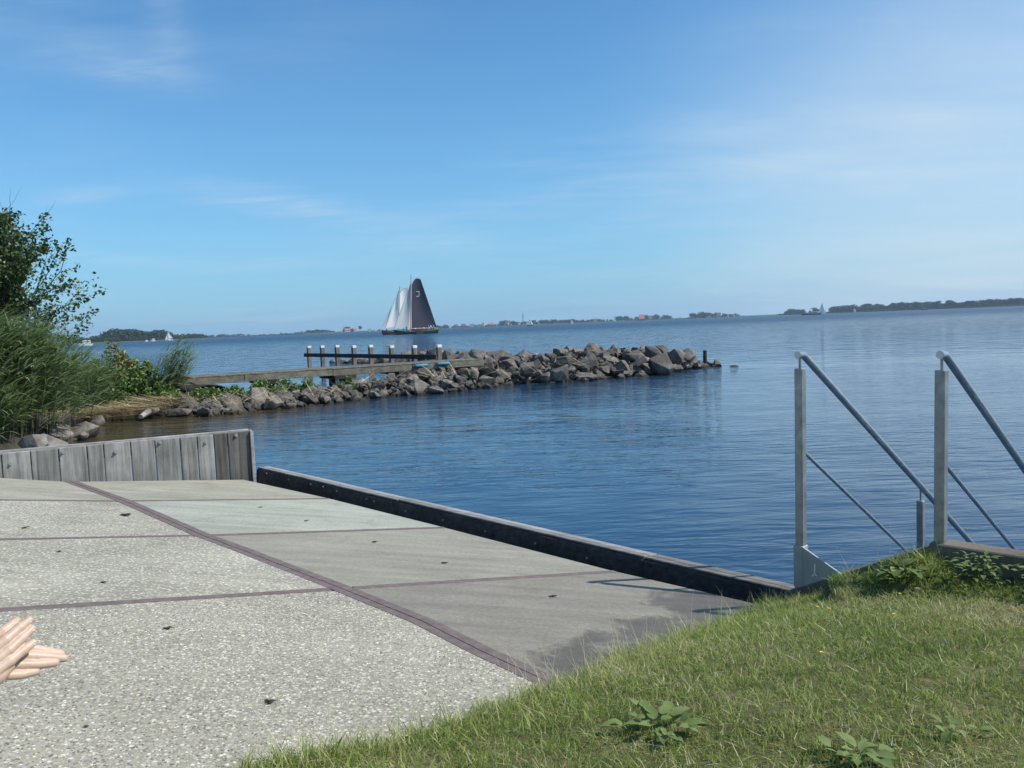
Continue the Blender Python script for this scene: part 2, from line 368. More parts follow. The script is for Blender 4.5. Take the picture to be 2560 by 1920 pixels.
bn = bump(t, math_n(t, 'ADD', h1, h2), b, 1.0, 1.0)
fa_ = noise(t, mapping(t, P, (0.9, 1.6, 1), (0, 0, 0.2)), 1.3, 2, 0.5)
sv_ = N(t, 'ShaderNodeVectorMath', operation='SUBTRACT'); L(t, fa_.outputs['Color'], sv_.inputs[0]); sv_.inputs[1].default_value = (0.5, 0.5, 0.5)
L(t, math_n(t, 'MULTIPLY_ADD', sstep(t, sp.outputs[1], 25.0, 300.0), 0.30, 0.035), b.inputs['Roughness'])
ms0 = N(t, 'ShaderNodeVectorMath', operation='MULTIPLY'); L(t, sv_.outputs[0], ms0.inputs[0]); ms0.inputs[1].default_value = (2.6, 2.6, 0)
amp = math_n(t, 'MULTIPLY', math_n(t, 'MULTIPLY_ADD', sstep(t, sp.outputs[1], 18.0, 120.0), 1.0, 0.05), math_n(t, 'MULTIPLY_ADD', sstep(t, big.outputs['Fac'], 0.3, 0.7), 0.6, 0.7))
ms1 = N(t, 'ShaderNodeVectorMath', operation='SCALE'); L(t, ms0.outputs[0], ms1.inputs[0]); L(t, amp, ms1.inputs['Scale'])
av = N(t, 'ShaderNodeVectorMath', operation='ADD'); L(t, ms1.outputs[0], av.inputs[0]); av.inputs[1].default_value = (0, 0, 1)
nv = N(t, 'ShaderNodeVectorMath', operation='NORMALIZE'); L(t, av.outputs[0], nv.inputs[0]); L(t, nv.outputs[0], bn.inputs['Normal'])
M['water'] = m
R = 3600
bm = bmesh.new()
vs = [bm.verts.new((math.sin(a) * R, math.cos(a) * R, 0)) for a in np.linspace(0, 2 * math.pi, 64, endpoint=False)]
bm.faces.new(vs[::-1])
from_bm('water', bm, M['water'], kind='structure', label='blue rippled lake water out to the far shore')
# lake bed: ground sheet under everything
bm = bmesh.new(); vs = [bm.verts.new((math.sin(a) * R, math.cos(a) * R, -1.2)) for a in np.linspace(0, 2 * math.pi, 48, endpoint=False)]; bm.faces.new(vs[::-1])
from_bm('lake_bed', bm, M['soil'], kind='structure')

# ------------------------------------------------------------------ boat ramp: slabs and joint strips
rampo = empty('boat_ramp', RP, label='sloping concrete boat ramp of smooth and pebbled slabs with brown joints', kind='structure')
A_px = [(176, 1204), (312, 1253), (508, 1339), (600, 1373), (856, 1472), (1056, 1553), (1200, 1626), (1389, 1713)]
A = [ramp(*p) for p in A_px]
A_end = A[-1] + (A[-1] - A[4]) * 1.4
K = {0: ramp(606, 1199), 1: ramp(825, 1247), 2: ramp(1112, 1319), 3: ramp(1540, 1429), 4: ramp(1990, 1533)}
Lf = {0: ramp(0, 1194), 1: ramp(0, 1250), 2: ramp(0, 1349), 3: ramp(0, 1525)}
A_at = {0: A[0], 1: A[1], 2: A[2], 3: A[4]}
def ext(i, s): return A_at[i] + (Lf[i] - A_at[i]).normalized() * s
LEFT = {0: ext(0, 5.5), 1: ext(1, 5.2), 2: ext(2, 4.9), 3: ext(3, 4.6)}
_kd = (ramp(1898, 1510) - K[0]).normalized(); _ko = Vector(RN).cross(_kd); _ko = -_ko if _ko.x < 0 else _ko
KS = {i: p + _ko * 0.024 for i, p in K.items()}                      # slab corners at the kerb, before the joint gap is taken off
DOWN = Vector(RN) * -0.14
GAP = 0.028
def shrink(poly, g):
    c = sum((Vector(p) for p in poly), Vector()) / len(poly)
    out = []
    n = len(poly)
    nrm = Vector(RN)
    for i in range(n):
        p, a, b_ = Vector(poly[i]), Vector(poly[i - 1]), Vector(poly[(i + 1) % n])
        e1 = (p - a).normalized(); e2 = (b_ - p).normalized()
        n1 = nrm.cross(e1); n2 = nrm.cross(e2)
        if (c - p).dot(n1 + n2) < 0: n1, n2 = -n1, -n2
        k = (n1 + n2); k = k / max(0.25, k.dot(n1))
        out.append(p + k * g)
    return out
def slab(poly, mat, lift=0.0, label=None):
    bm = bmesh.new(); prism(bm, [p + Vector(RN) * lift for p in shrink(poly, GAP)], DOWN)
    o = from_bm('concrete_slab', bm, mat, rampo); o.matrix_parent_inverse = Matrix.Translation(-Vector(RP))
    if label: o['label'] = label
    return o
slab([A_at[0], A_at[1], KS[1], KS[0]], M['conc_a'], 0.002)
slab([A_at[1], A_at[2], KS[2], KS[1]], M['conc_b'], 0.001, 'pale blue-grey smooth slab')
slab([A_at[2], A[3], A_at[3], KS[3], KS[2]], M['conc_c'], 0.0)
slab([A_at[3], A[5], A[6], A[7], A_end, KS[4] + (A_end - A[7]) * 0.6, KS[4], KS[3]], M['conc_d'], 0.001, 'smooth slab with a wet dark corner')
slab([LEFT[0], LEFT[1], A_at[1], A_at[0]], M['conc_a'], 0.001)
slab([LEFT[1], LEFT[2], A_at[2], A_at[1]], M['aggr'], 0.0, 'pebbled slab')
slab([LEFT[2], LEFT[3], A_at[3], A[3], A_at[2]], M['aggr'], 0.001, 'pebbled slab')
BACK = (A_end - A[7]).normalized()
near_poly = [LEFT[3], LEFT[3] + BACK * 7, A_end + BACK * 2.5, A_end, A[7], A[6], A[5], A_at[3]]
slab(near_poly, M['aggr'], 0.0, 'pebbled slab nearest the camera')
def strip(pts, w, lift=-0.003, off=0.0):
    bm = bmesh.new(); nrm = Vector(RN)
    lo, hi = [], []
    for i, p in enumerate(pts):
        d = (pts[min(i + 1, len(pts) - 1)] - pts[max(i - 1, 0)]).normalized(); s = nrm.cross(d)
        p = p + nrm * lift + s * off
        lo.append(p - s * w / 2); hi.append(p + s * w / 2)
    prism(bm, lo + hi[::-1], nrm * -0.1)
    o = from_bm('joint_strip', bm, M['joint'], rampo); o.matrix_parent_inverse = Matrix.Translation(-Vector(RP)); return o
A_full = A + [A_end]
strip(A_full, 0.05, 0.004, 0.021); strip(A_full, 0.045, 0.002, -0.0278)
def gapped(i, s):
    d = (LEFT[i] - A_at[i]).normalized(); e = (K[i] - A_at[i]).normalized()
    strip([A_at[i] + d * 0.056, LEFT[i]], s, 0.0015)
    strip([A_at[i] + e * 0.056, K[i]], s, 0.0015)
gapped(1, 0.056); gapped(2, 0.056); gapped(3, 0.058)
# under-layer so nothing shows through the joints
bm = bmesh.new()
pl = [LEFT[0], LEFT[3], LEFT[3] + BACK * 7, A_end + BACK * 2.5, K[4] + (A_end - A[7]) * 0.6, K[4], K[0]]
prism(bm, [p + Vector(RN) * -0.06 for p in pl], Vector((0, 0, -0.9)))
o = from_bm('ramp_base', bm, M['soil'], rampo); o.matrix_parent_inverse = Matrix.Translation(-Vector(RP))

# pebbles set in the nearest slab
def inside(poly, x, y):
    r = np.zeros(len(x), bool); n = len(poly)
    for i in range(n):
        x1, y1 = poly[i][0], poly[i][1]; x2, y2 = poly[(i + 1) % n][0], poly[(i + 1) % n][1]
        c = ((y1 > y) != (y2 > y)) & (x < (x2 - x1) * (y - y1) / (y2 - y1 + 1e-12) + x1); r ^= c
    return r
def project(Pn):
    v = Pn - CAM; d = v @ FWD
    return 1280 + F * (v @ RT) / d, 960 - F * (v @ UP) / d, d
n = 330000
x = RNG.uniform(-2.9, 0.8, n); y = RNG.uniform(1.55, 4.6, n)
keep = inside([(p.x, p.y) for p in shrink(near_poly, 0.045)], x, y); x, y = x[keep], y[keep]
z = ramp_z(x, y); qx, qy, _ = project(np.stack([x, y, z], 1))
keep = (qx > -160) & (qx < 1700) & (qy < 2060); x, y, z = x[keep], y[keep], z[keep]
n = len(x)
r = 0.0019 + 0.0042 * RNG.random(n) ** 2.2; hgt = r * RNG.uniform(0.3, 0.7, n); el = RNG.uniform(0.7, 1.4, n); an = RNG.uniform(0, 6.28, n)
base = np.array([[math.cos(a), math.sin(a), 0] for a in np.linspace(0, 2 * math.pi, 5, endpoint=False)] + [[-0.15, 0.1, 1.0]])
V = np.empty((n, 6, 3)); bx = base[:, 0]; by = base[:, 1]
V[:, :, 0] = x[:, None] + r[:, None] * el[:, None] * (bx * np.cos(an)[:, None] - by * np.sin(an)[:, None] / el[:, None])
V[:, :, 1] = y[:, None] + r[:, None] * el[:, None] * (bx * np.sin(an)[:, None] + by * np.cos(an)[:, None] / el[:, None])
V[:, :, 2] = ramp_z(V[:, :, 0], V[:, :, 1]) - 0.0006 + base[:, 2] * hgt[:, None]
fc = np.array([(k, (k + 1) % 5, 5) for k in range(5)])
FF = (np.arange(n)[:, None, None] * 6 + fc[None]).reshape(-1, 3)
M['pebble'] = leaf_mat('pebbles', [(0, (0.13, 0.122, 0.105)), (0.25, (0.25, 0.23, 0.18)), (0.55, (0.34, 0.315, 0.245)), (0.82, (0.43, 0.40, 0.315)), (1.0, (0.72, 0.68, 0.57))], 0.55, 0.0, spec=0.4)
peb = link('pebbles', np_mesh('pebbles', V.reshape(-1, 3), FF, {'tone': np.repeat(np.where(RNG.random(n) < 0.10 + 0.05 * np.sin(x * 5 + 2 * np.sin(y * 3)) * np.cos(y * 4.3 + x), RNG.uniform(0.88, 1.0, n), np.clip(0.84 * RNG.random(n) - 0.10 * (np.sin(x * 2.3 + 1) * np.sin(y * 3.1 + x * 1.3) > 0.25), 0, 1)), 6)}), M['pebble'], rampo, kind='stuff')
peb.matrix_parent_inverse = Matrix.Translation(-Vector(RP))

# ------------------------------------------------------------------ timber wall left of the ramp
WB0, WB1 = ramp(0, 1194), ramp(612, 1199)
wdir = Vector((WB1.x - WB0.x, WB1.y - WB0.y, 0)).normalized()
wn = Vector((wdir.y, -wdir.x, 0))                       # faces the ramp
def wall_at(px, py):
    r = Vector(ray(px, py)); t_ = (WB0 - Vector(CAM)).dot(wn) / r.dot(wn); return Vector(CAM) + r * t_
ztop = (wall_at(300, 1138 - 300 * 0.0987).z + wall_at(600, 1138 - 600 * 0.0987).z) / 2
wallo = empty('timber_wall', WB1, label='low grey wall of upright weathered boards along the ramp edge', cat='wall')
def toP(o, par): o.matrix_parent_inverse = Matrix.Translation(-par.location); return o
xs = [-150, -72, 4, 77, 148, 219, 261, 329, 390, 453, 496, 538, 572, 628]
spos = [(wall_at(x, 1150) - WB0).dot(wdir) for x in xs]
spos = [spos[2] - (spos[2] - s) for s in spos]
spos = [spos[0] - 1.4, spos[0] - 1.05, spos[0] - 0.7, spos[0] - 0.35] + spos
for i in range(len(spos) - 1):
    a, b_ = spos[i] + 0.004, spos[i + 1] - 0.004
    c0 = WB0 + wdir * ((a + b_) / 2); dz = random.uniform(-0.006, 0.004)
    zt = ztop + dz; zb = ramp_z(c0.x, c0.y) - 0.35
    bm = bmesh.new(); pr = random.uniform(-0.004, 0.004)
    box(bm, (0, 0, (zt - zb) / 2), wdir * (b_ - a) / 2, wn * 0.022, (0, 0, (zt - zb) / 2)); bevel(bm, 0.003)
    dark = i >= len(spos) - 3
    o = from_bm('board', bm, M['board_dark'] if dark else M['board'], wallo)
    o.location = Vector((c0.x, c0.y, zb)) + wn * (pr - 0.022) - WB1
# capping strip and backing rail
bm = bmesh.new(); a, b_ = spos[0], spos[-1]
c0 = WB0 + wdir * ((a + b_) / 2) - wn * 0.068; box(bm, (0, 0, 0), wdir * (b_ - a) / 2, wn * 0.021, (0, 0, 0.07)); bevel(bm, 0.003)
o = from_bm('backing_rail', bm, M['beam_pale'], wallo); o.location = Vector((c0.x, c0.y, ztop - 0.055)) - WB1
c0 = WB0 + wdir * (spos[-1] + 0.016) - wn * 0.03
bm = bmesh.new(); box(bm, (0, 0, -0.55), wdir * 0.015, wn * 0.055, (0, 0, 0.56)); bevel(bm, 0.004)
o = from_bm('end_post', bm, M['beam_pale'], wallo); o.location = Vector((c0.x, c0.y, ztop - 0.006)) - WB1
def bolt_mesh(r, h):
    bm = bmesh.new(); tube(bm, [(0, 0, 0), (0, 0, h)], r, 6); tube(bm, [(0, 0, -0.001), (0, 0, h * 0.35)], r * 1.7, 10)
    me = bpy.data.meshes.new('bolt'); bm.to_mesh(me); bm.free(); me.materials.append(M['bolt']); return me
bolt_w = bolt_mesh(0.0095, 0.016)
for px, py in ((26, 1160), (157, 1131), (289, 1130), (400, 1106), (514, 1106), (590, 1088)):
    p = wall_at(px, py); o = link('bolt', bolt_w, None, wallo)
    o.rotation_euler = wn.to_track_quat('Z', 'Y').to_euler(); o.location = p + wn * 0.002 - WB1

# ------------------------------------------------------------------ timber kerb at the foot of the ramp
kerb = empty('timber_kerb', K[3], label='long dark bolted timber kerb between the ramp and the water', cat='kerb')
kd_all = (ramp(1898, 1510) - K[0]); kl = kd_all.length; kdir = kd_all.normalized()
kout = Vector(RN).cross(kdir); kout = -kout if kout.dot(Vector((0.87, 0.47, 0))) < 0 else kout
KO = ramp(631, 1192) + (K[0] - ramp(631, 1192)).dot(kdir) * kdir
def along(px, py): return (ramp(px, py, 0.05) - KO).dot(kdir)
cuts = [-0.10, along(812, 1225), along(945, 1262), along(1533, 1410), along(1985, 1520) + 0.12]
def kerb_h(q): return 0.088 - 0.046 * min(1.05, max(0.0, q / kl))
for i in range(4):
    a, b_ = cuts[i] + 0.002, cuts[i + 1] - 0.002
    wid = (0.135, 0.14, 0.135, 0.145)[i]
    bm = bmesh.new(); steps = max(2, int((b_ - a) / 0.12))
    # slightly wavering beam with worn edges
    rings = []
    for k in range(steps + 1):
        s = a + (b_ - a) * k / steps; j = lambda q: random.uniform(-q, q)
        hgt = kerb_h(s) + (0.0, -0.003, 0.0, -0.003)[i]
        prof = [(0.0 + j(.001), -0.06), (0.0 + j(.002), hgt - 0.012 + j(.003)), (0.010, hgt + j(.003)), (wid - 0.012, hgt + j(.003)), (wid + j(.003), hgt - 0.012), (wid, -0.55)]
        rings.append([bm.verts.new(KO + kdir * s + kout * p + Vector(RN) * q) for p, q in prof])
    for r0, r1 in zip(rings, rings[1:]):
        for k in range(6): bm.faces.new((r0[k], r1[k], r1[(k + 1) % 6], r0[(k + 1) % 6]))
    bm.faces.new(rings[0]); bm.faces.new(rings[-1][::-1]); bmesh.ops.recalc_face_normals(bm, faces=bm.faces[:])
    toP(from_bm('beam', bm, M['beam'], kerb), kerb)
    for half, (k0, k1, mt_) in enumerate(((0.006, wid * 0.45, 'beam_mid' if i < 3 else 'beam_grey'), (wid * 0.45, wid + 0.003, 'beam_pale' if i < 3 else 'beam_grey'))):   # weathered planks laid on the beam
        up0, up1 = (Vector(RN) * (kerb_h(q) + (0.0, -0.003, 0.0, -0.003)[i] + 0.0085 + 0.0015 * half) for q in (a, b_))
        e0 = KO + kdir * (a + 0.002) + kout * ((k0 + k1) / 2) + up0; e1 = KO + kdir * (b_ - 0.002) + kout * ((k0 + k1) / 2) + up1
        bm = bmesh.new(); box(bm, (e0 + e1) / 2, (e1 - e0) / 2, kout * ((k1 - k0) / 2 - 0.002), Vector(RN) * 0.006); bevel(bm, 0.003)
        toP(from_bm('plank', bm, M[mt_], kerb), kerb)
bolt_k = bolt_mesh(0.0048, 0.008)
for zx, zy, s, ox, oy in [(118, 130, 3.072, 600, 1140), (207, 133, 3.072, 600, 1140), (375, 180, 3.072, 600, 1140), (545, 217, 3.072, 600, 1140), (640, 235, 3.072, 600, 1140), (745, 268, 3.072, 600, 1140), (975, 330, 3.072, 600, 1140), (1032, 348, 3.072, 600, 1140), (1273, 422, 3.072, 600, 1140), (1563, 492, 3.072, 600, 1140), (1885, 577, 3.072, 600, 1140), (383, 50, 2.765, 1200, 1340), (740, 152, 2.765, 1200, 1340)]:
    r_ = Vector(ray(ox + zx / s, oy + zy / s)); p = Vector(CAM) + r_ * ((KO - Vector(CAM)).dot(kout) / r_.dot(kout))
    o = link('bolt', bolt_k, None, kerb); o.rotation_euler = (-kout).to_track_quat('Z', 'Y').to_euler(); o.location = p - kerb.location

# ------------------------------------------------------------------ grass bank right of the ramp
gb_px = [(600, 1925), (800, 1880), (1000, 1850), (1150, 1800), (1300, 1742), (1400, 1712), (1560, 1640), (1700, 1590), (1850, 1545), (1905, 1515), (1985, 1492)]
GB = [(-0.45, -3.0), (-0.62, 0.3), (-0.66, 1.2)] + [(ramp(*p).x, ramp(*p).y) for p in gb_px]
GB += [(GB[-1][0] + 0.2, GB[-1][1] + 0.5)]
GBa = np.array(GB)
def sdist(x, y):
    """signed distance to the grass edge, positive on the grass"""
    best = np.full(x.shape, 1e9); sg = np.zeros(x.shape)
    for (x1, y1), (x2, y2) in zip(GBa, GBa[1:]):
        ex, ey = x2 - x1, y2 - y1; l2 = ex * ex + ey * ey
        tt = np.clip(((x - x1) * ex + (y - y1) * ey) / l2, 0, 1)
        ddx, ddy = x - x1 - tt * ex, y - y1 - tt * ey; d = np.hypot(ddx, ddy)
        s = np.sign(ex * -(y - y1) + ey * (x - x1)); b_ = d < best
        sg = np.where(b_, s, sg); best = np.where(b_, d, best)
    return best * sg
POST1 = np.array([1.388, 4.03]); POST2 = np.array([1.833, 3.56])
cw = (POST2 - POST1) / np.linalg.norm(POST2 - POST1)    # along the stair wall
cn = np.array([-cw[1], cw[0]]); cn = cn if cn[0] > 0 else -cn   # towards the water
def wallz(x, y):                                        # top of the stair wall
    s = (x - POST1[0]) * cw[0] + (y - POST1[1]) * cw[1]
    return 0.455 + np.clip(s + 0.05, 0, 0.66) * 0.50
def gnoise(x, y):
    return (np.sin(x * 3.1 + y * 1.7) + np.sin(x * 1.3 - y * 4.1 + 1) + 0.6 * np.sin(x * 9 + y * 7) + 0.6 * np.sin(x * 6.3 - y * 11)) / 3.2
def grass_z(x, y):
    s = sdist(x, y); rz = ramp_z(x, y)
    dw = -((x - POST1[0]) * cn[0] + (y - POST1[1]) * cn[1])          # distance inland from the wall
    aw = (x - POST1[0]) * cw[0] + (y - POST1[1]) * cw[1]              # distance along the wall from the first post
    zt = 0.68 + 0.11 * np.clip((dw - 0.25) / 1.5, 0, 1) + 0.012 * gnoise(x, y)
    sp_ = np.maximum(s - 0.01, 0)
    zz = rz + 0.006 + (zt - rz) * (1 - np.exp(-(sp_ / 0.55) ** 1.25))
    k = np.exp(-np.maximum(dw - 0.05, 0) / 0.16) * np.clip(1 - (aw - 0.55) / 0.25, 0.0, 1)
    zw = wallz(x, y) - 0.085 - 0.05 * np.clip((aw - 0.1) / 0.15, 0, 1) * np.clip((0.5 - aw) / 0.1, 0, 1)
    zz = zz * (1 - k) + np.maximum(zw, rz) * k
    # tussock of weeds heaped against the wall at the second post
    q = np.hypot((aw - 0.60) / 0.17, (dw - 0.10) / 0.16)
    zz = np.maximum(zz, zz * 0 + 0.58 + 0.15 * np.exp(-q * q) - 10 * (q > 2.2))
    return np.where(s < 0, rz - 0.03 + s * 0.4, zz), s, dw
gx, gy = np.meshgrid(np.arange(-0.75, 6.0, 0.035), np.arange(-3.0, 4.5, 0.035), indexing='ij')
gz, gs, gd = grass_z(gx, gy)
ni, nj = gx.shape; idx = np.arange(ni * nj).reshape(ni, nj)
ok = (gs > -0.12) & (gd > 0.02)
fok = ok[:-1, :-1] & ok[1:, :-1] & ok[1:, 1:] & ok[:-1, 1:]
faces = np.stack([idx[:-1, :-1], idx[1:, :-1], idx[1:, 1:], idx[:-1, 1:]], -1)[fok]
used = np.unique(faces); rem = np.full(ni * nj, -1); rem[used] = np.arange(len(used))
gv = np.stack([gx.ravel(), gy.ravel(), gz.ravel()], 1)[used]
m, t, b = new_mat('turf_ground', 0.95, 0.1)
g = N(t, 'ShaderNodeNewGeometry'); n1 = noise(t, g.outputs['Position'], 3.0, 5, 0.6); n2 = noise(t, g.outputs['Position'], 70, 4, 0.7)
r = ramp_node(t, [(0.3, (0.085, 0.09, 0.03)), (0.55, (0.15, 0.14, 0.065)), (0.75, (0.24, 0.20, 0.12))]); L(t, n1.outputs['Fac'], r.inputs[0])
L(t, mixc(t, 0.8, r.outputs[0], ramp_out(t, n2, 0.5, 1.4), 'MULTIPLY'), b.inputs['Base Color']); bump(t, n2.outputs['Fac'], b, 0.8, 0.02)
M['turf'] = m
link('ground', np_mesh('ground', gv, rem[faces]), M['turf'], smooth=True, kind='structure', label='grassy bank beside the boat ramp')

def blades(x, y, z, length, width, lean, curve, tone, az=None, seg=3, lean_az=None):
    """curved tapering blades as one vertex/face array: seg quads (last one a triangle drawn as thin quad)"""
    n = len(x); az = RNG.uniform(0, 2 * np.pi, n) if az is None else az
    la = RNG.uniform(0, 2 * np.pi, n) if lean_az is None else lean_az
    V = np.empty((n, 2 * (seg + 1), 3))
    wx, wy = np.cos(az) * width / 2, np.sin(az) * width / 2
    px, py, pz = x.copy(), y.copy(), z.copy(); ang = lean.copy()
    for k in range(seg + 1):
        f = 1 - (k / seg) ** 1.6 * 0.92
        V[:, 2 * k] = np.stack([px - wx * f, py - wy * f, pz], 1); V[:, 2 * k + 1] = np.stack([px + wx * f, py + wy * f, pz], 1)
        st = length / seg; px = px + np.sin(ang) * np.cos(la) * st; py = py + np.sin(ang) * np.sin(la) * st; pz = pz + np.cos(ang) * st
        ang = ang + curve / seg
    q = np.array([[2 * k, 2 * k + 1, 2 * k + 3, 2 * k + 2] for k in range(seg)])
    FF = (np.arange(n)[:, None, None] * (2 * (seg + 1)) + q[None]).reshape(-1, 4)
    return V.reshape(-1, 3), FF, np.repeat(tone, 2 * (seg + 1))
def merge(parts):
    V, Fc, T, o = [], [], [], 0
    for v, f, t_ in parts: V.append(v); Fc.append(f + o); T.append(t_); o += len(v)
    return np.concatenate(V), np.concatenate(Fc), np.concatenate(T)
def scatter(n, x0, x1, y0, y1, smin=0.0, smax=99, dmin=0.02, seen=True):
    x = RNG.uniform(x0, x1, n); y = RNG.uniform(y0, y1, n); z, s, d = grass_z(x, y)
    k = (s > smin) & (s < smax) & (d > dmin)
    if seen:
        qx, qy, dd = project(np.stack([x, y, z], 1)); k &= (dd > 0.3) & (qx > -300) & (qx < 2900) & (qy < 2300)
    return x[k], y[k], z[k], s[k], d[k]
GT = [(0.0, (0.08, 0.145, 0.026)), (0.3, (0.23, 0.32, 0.06)), (0.55, (0.40, 0.45, 0.12)), (0.78, (0.50, 0.48, 0.22)), (1.0, (0.66, 0.6, 0.4))]
M['grass'] = leaf_mat('grass', GT, 0.42, 0.45, spec=0.5)
def tone_at(x, y, s, d, base):
    p = base + 0.16 * gnoise(x * 1.3 + 2, y * 1.3) + 0.12 * gnoise(x * 5.5, y * 5.5 + 1) + 0.20 * np.exp(-s / 0.4) - 0.08 * np.clip((x - 0.9) / 0.8, 0, 1) * np.clip((2.9 - y) / 0.6, 0, 1)
    wx = np.exp(-((x - 2.0) / 0.45) ** 2 - ((y - 2.98) / 0.22) ** 2)      # worn dry patch by the stairs
    return p + 0.42 * wx, wx
parts = []
x, y, z, s, d = scatter(330000, -0.75, 3.6, 1.1, 4.2, 0.0)
tn, worn = tone_at(x, y, s, d, 0.33)
bare = np.exp(-((x - 0.36) / 0.16) ** 2 - ((y - 1.72) / 0.10) ** 2) + 0.8 * np.exp(-((x - 0.62) / 0.10) ** 2 - ((y - 1.66) / 0.06) ** 2)
k = RNG.random(len(x)) < (1 - 0.45 * worn) * np.clip(1 - 0.75 * bare, 0.1, 1) * (0.72 + 0.28 * np.sign(gnoise(x * 8 + 3, y * 8))); x, y, z, s, d, tn = (q[k] for q in (x, y, z, s, d, tn)); n = len(x)
parts.append(blades(x, y, z - 0.004, RNG.uniform(0.014, 0.042, n) * (1 + 0.5 * np.exp(-s / 0.2)), RNG.uniform(0.0016, 0.0036, n), RNG.uniform(0.1, 1.35, n), RNG.uniform(-0.2, 1.4, n), np.clip(tn + RNG.normal(0, 0.19, n), 0, 1), seg=2))
x, y, z, s, d = scatter(20000, -0.75, 3.6, 1.1, 4.2, 0.0); n = len(x); tn, worn = tone_at(x, y, s, d, 0.62)   # dead straw lying in the turf
parts.append(blades(x, y, z + 0.01, RNG.uniform(0.015, 0.055, n), RNG.uniform(0.0012, 0.0026, n), RNG.uniform(0.9, 1.6, n), RNG.uniform(-0.2, 0.4, n), np.clip(tn + RNG.normal(0.12, 0.2, n), 0, 1), seg=2))
x, y, z, s, d = scatter(60000, -0.75, 2.2, 1.1, 4.2, -0.02, 0.30); n = len(x); tn, worn = tone_at(x, y, s, d, 0.42)  # longer fringe over the slab edge
k = RNG.random(n) < np.exp(-np.maximum(s, 0) / 0.10) * 0.9; x, y, z, s, d, tn = (q[k] for q in (x, y, z, s, d, tn)); n = len(x)
parts.append(blades(x, y, np.maximum(z, ramp_z(x, y)) - 0.004, RNG.uniform(0.03, 0.10, n), RNG.uniform(0.0016, 0.0036, n), RNG.uniform(0.1, 1.0, n), RNG.uniform(0.2, 1.4, n), np.clip(tn + RNG.normal(0, 0.18, n), 0, 1), seg=3))
x, y, z, s, d = scatter(40000, 1.2, 2.6, 2.9, 4.2, 0.0, 9, 0.0); n = len(x)      # rough grass along the stair wall
k = (d < 0.24) & (RNG.random(n) < np.where((x - POST1[0]) * cw[0] + (y - POST1[1]) * cw[1] > 0.42, 0.9, 0.10)); x, y, z, s, d = (q[k] for q in (x, y, z, s, d)); n = len(x)
parts.append(blades(x, y, z - 0.005, RNG.uniform(0.03, 0.09, n), RNG.uniform(0.002, 0.005, n), RNG.uniform(0.2, 1.2, n), RNG.uniform(0.3, 1.5, n), np.clip(RNG.normal(0.3, 0.2, n), 0, 1), seg=3))
x, y, z, s, d = scatter(150000, -0.7, 5.2, -2.2, 4.4, 0.0, seen=False); qx, qy, qd = project(np.stack([x, y, z], 1))   # the rest of the lawn, beside and behind the viewer
k = ~((qd > 0.3) & (qx > -300) & (qx < 2900) & (qy < 2300)); x, y, z, s, d = (q[k] for q in (x, y, z, s, d)); n = len(x); tn, worn = tone_at(x, y, s, d, 0.36)
parts.append(blades(x, y, z - 0.004, RNG.uniform(0.02, 0.05, n), RNG.uniform(0.003, 0.006, n), RNG.uniform(0.1, 1.3, n), RNG.uniform(-0.2, 1.4, n), np.clip(tn + RNG.normal(0, 0.19, n), 0, 1), seg=2))
V, FF, T = merge(parts)
link('grass', np_mesh('grass', V, FF, {'tone': T}), M['grass'], kind='stuff', label='short sunlit turf with dry straw')
# bleached flowering stalks standing up along the edge
parts = []
st = [(1560, 1580, 0.30), (1610, 1530, 0.24), (1670, 1500, 0.22), (1650, 1600, 0.2), (1690, 1610, 0.16), (1740, 1600, 0.15), (1900, 1500, 0.14), (1930, 1490, 0.16), (1960, 1500, 0.12), (1300, 1700, 0.2), (1340, 1700, 0.25), (1370, 1690, 0.22), (1230, 1740, 0.16), (1450, 1660, 0.14), (700, 1880, 0.1), (740, 1870, 0.12), (660, 1900, 0.09), (760, 1890, 0.14), (1780, 1580, 0.12), (1820, 1570, 0.13)]
for q in range(150): st.append((random.uniform(620, 1960), None, random.uniform(0.05, 0.2)))
x, y, l = [], [], []
for px_, py_, ln in st:
    gyp = np.interp(px_, [p[0] for p in gb_px], [p[1] for p in gb_px])
    p = ramp(px_ + random.uniform(-8, 8), gyp + random.uniform(2, 40)); x.append(p.x); y.append(p.y); l.append(ln)
x, y, l = map(np.array, (x, y, l)); z = np.maximum(grass_z(x, y)[0], ramp_z(x, y)); n = len(x)
parts.append(blades(x, y, z, l, np.full(n, 0.0016), RNG.uniform(0.05, 0.6, n), RNG.uniform(-0.2, 0.6, n), np.clip(RNG.normal(0.93, 0.1, n), 0, 1), az=np.full(n, 0.75), seg=4))
xw = RNG.uniform(1.5, 2.3, 40); yw = POST1[1] + (xw - POST1[0]) * cw[1] / cw[0] - RNG.uniform(0.03, 0.2, 40); zw = grass_z(xw, yw)[0]
parts.append(blades(xw, yw, zw, RNG.uniform(0.08, 0.26, 40), np.full(40, 0.0018), RNG.uniform(0.05, 0.7, 40), RNG.uniform(-0.2, 0.6, 40), np.clip(RNG.normal(0.8, 0.15, 40), 0, 1), az=np.full(40, 0.75), seg=4))
V, FF, T = merge(parts)
link('grass_stalks', np_mesh('grass_stalks', V, FF, {'tone': T}), M['grass'], kind='stuff', label='thin bleached grass stalks along the ramp edge')

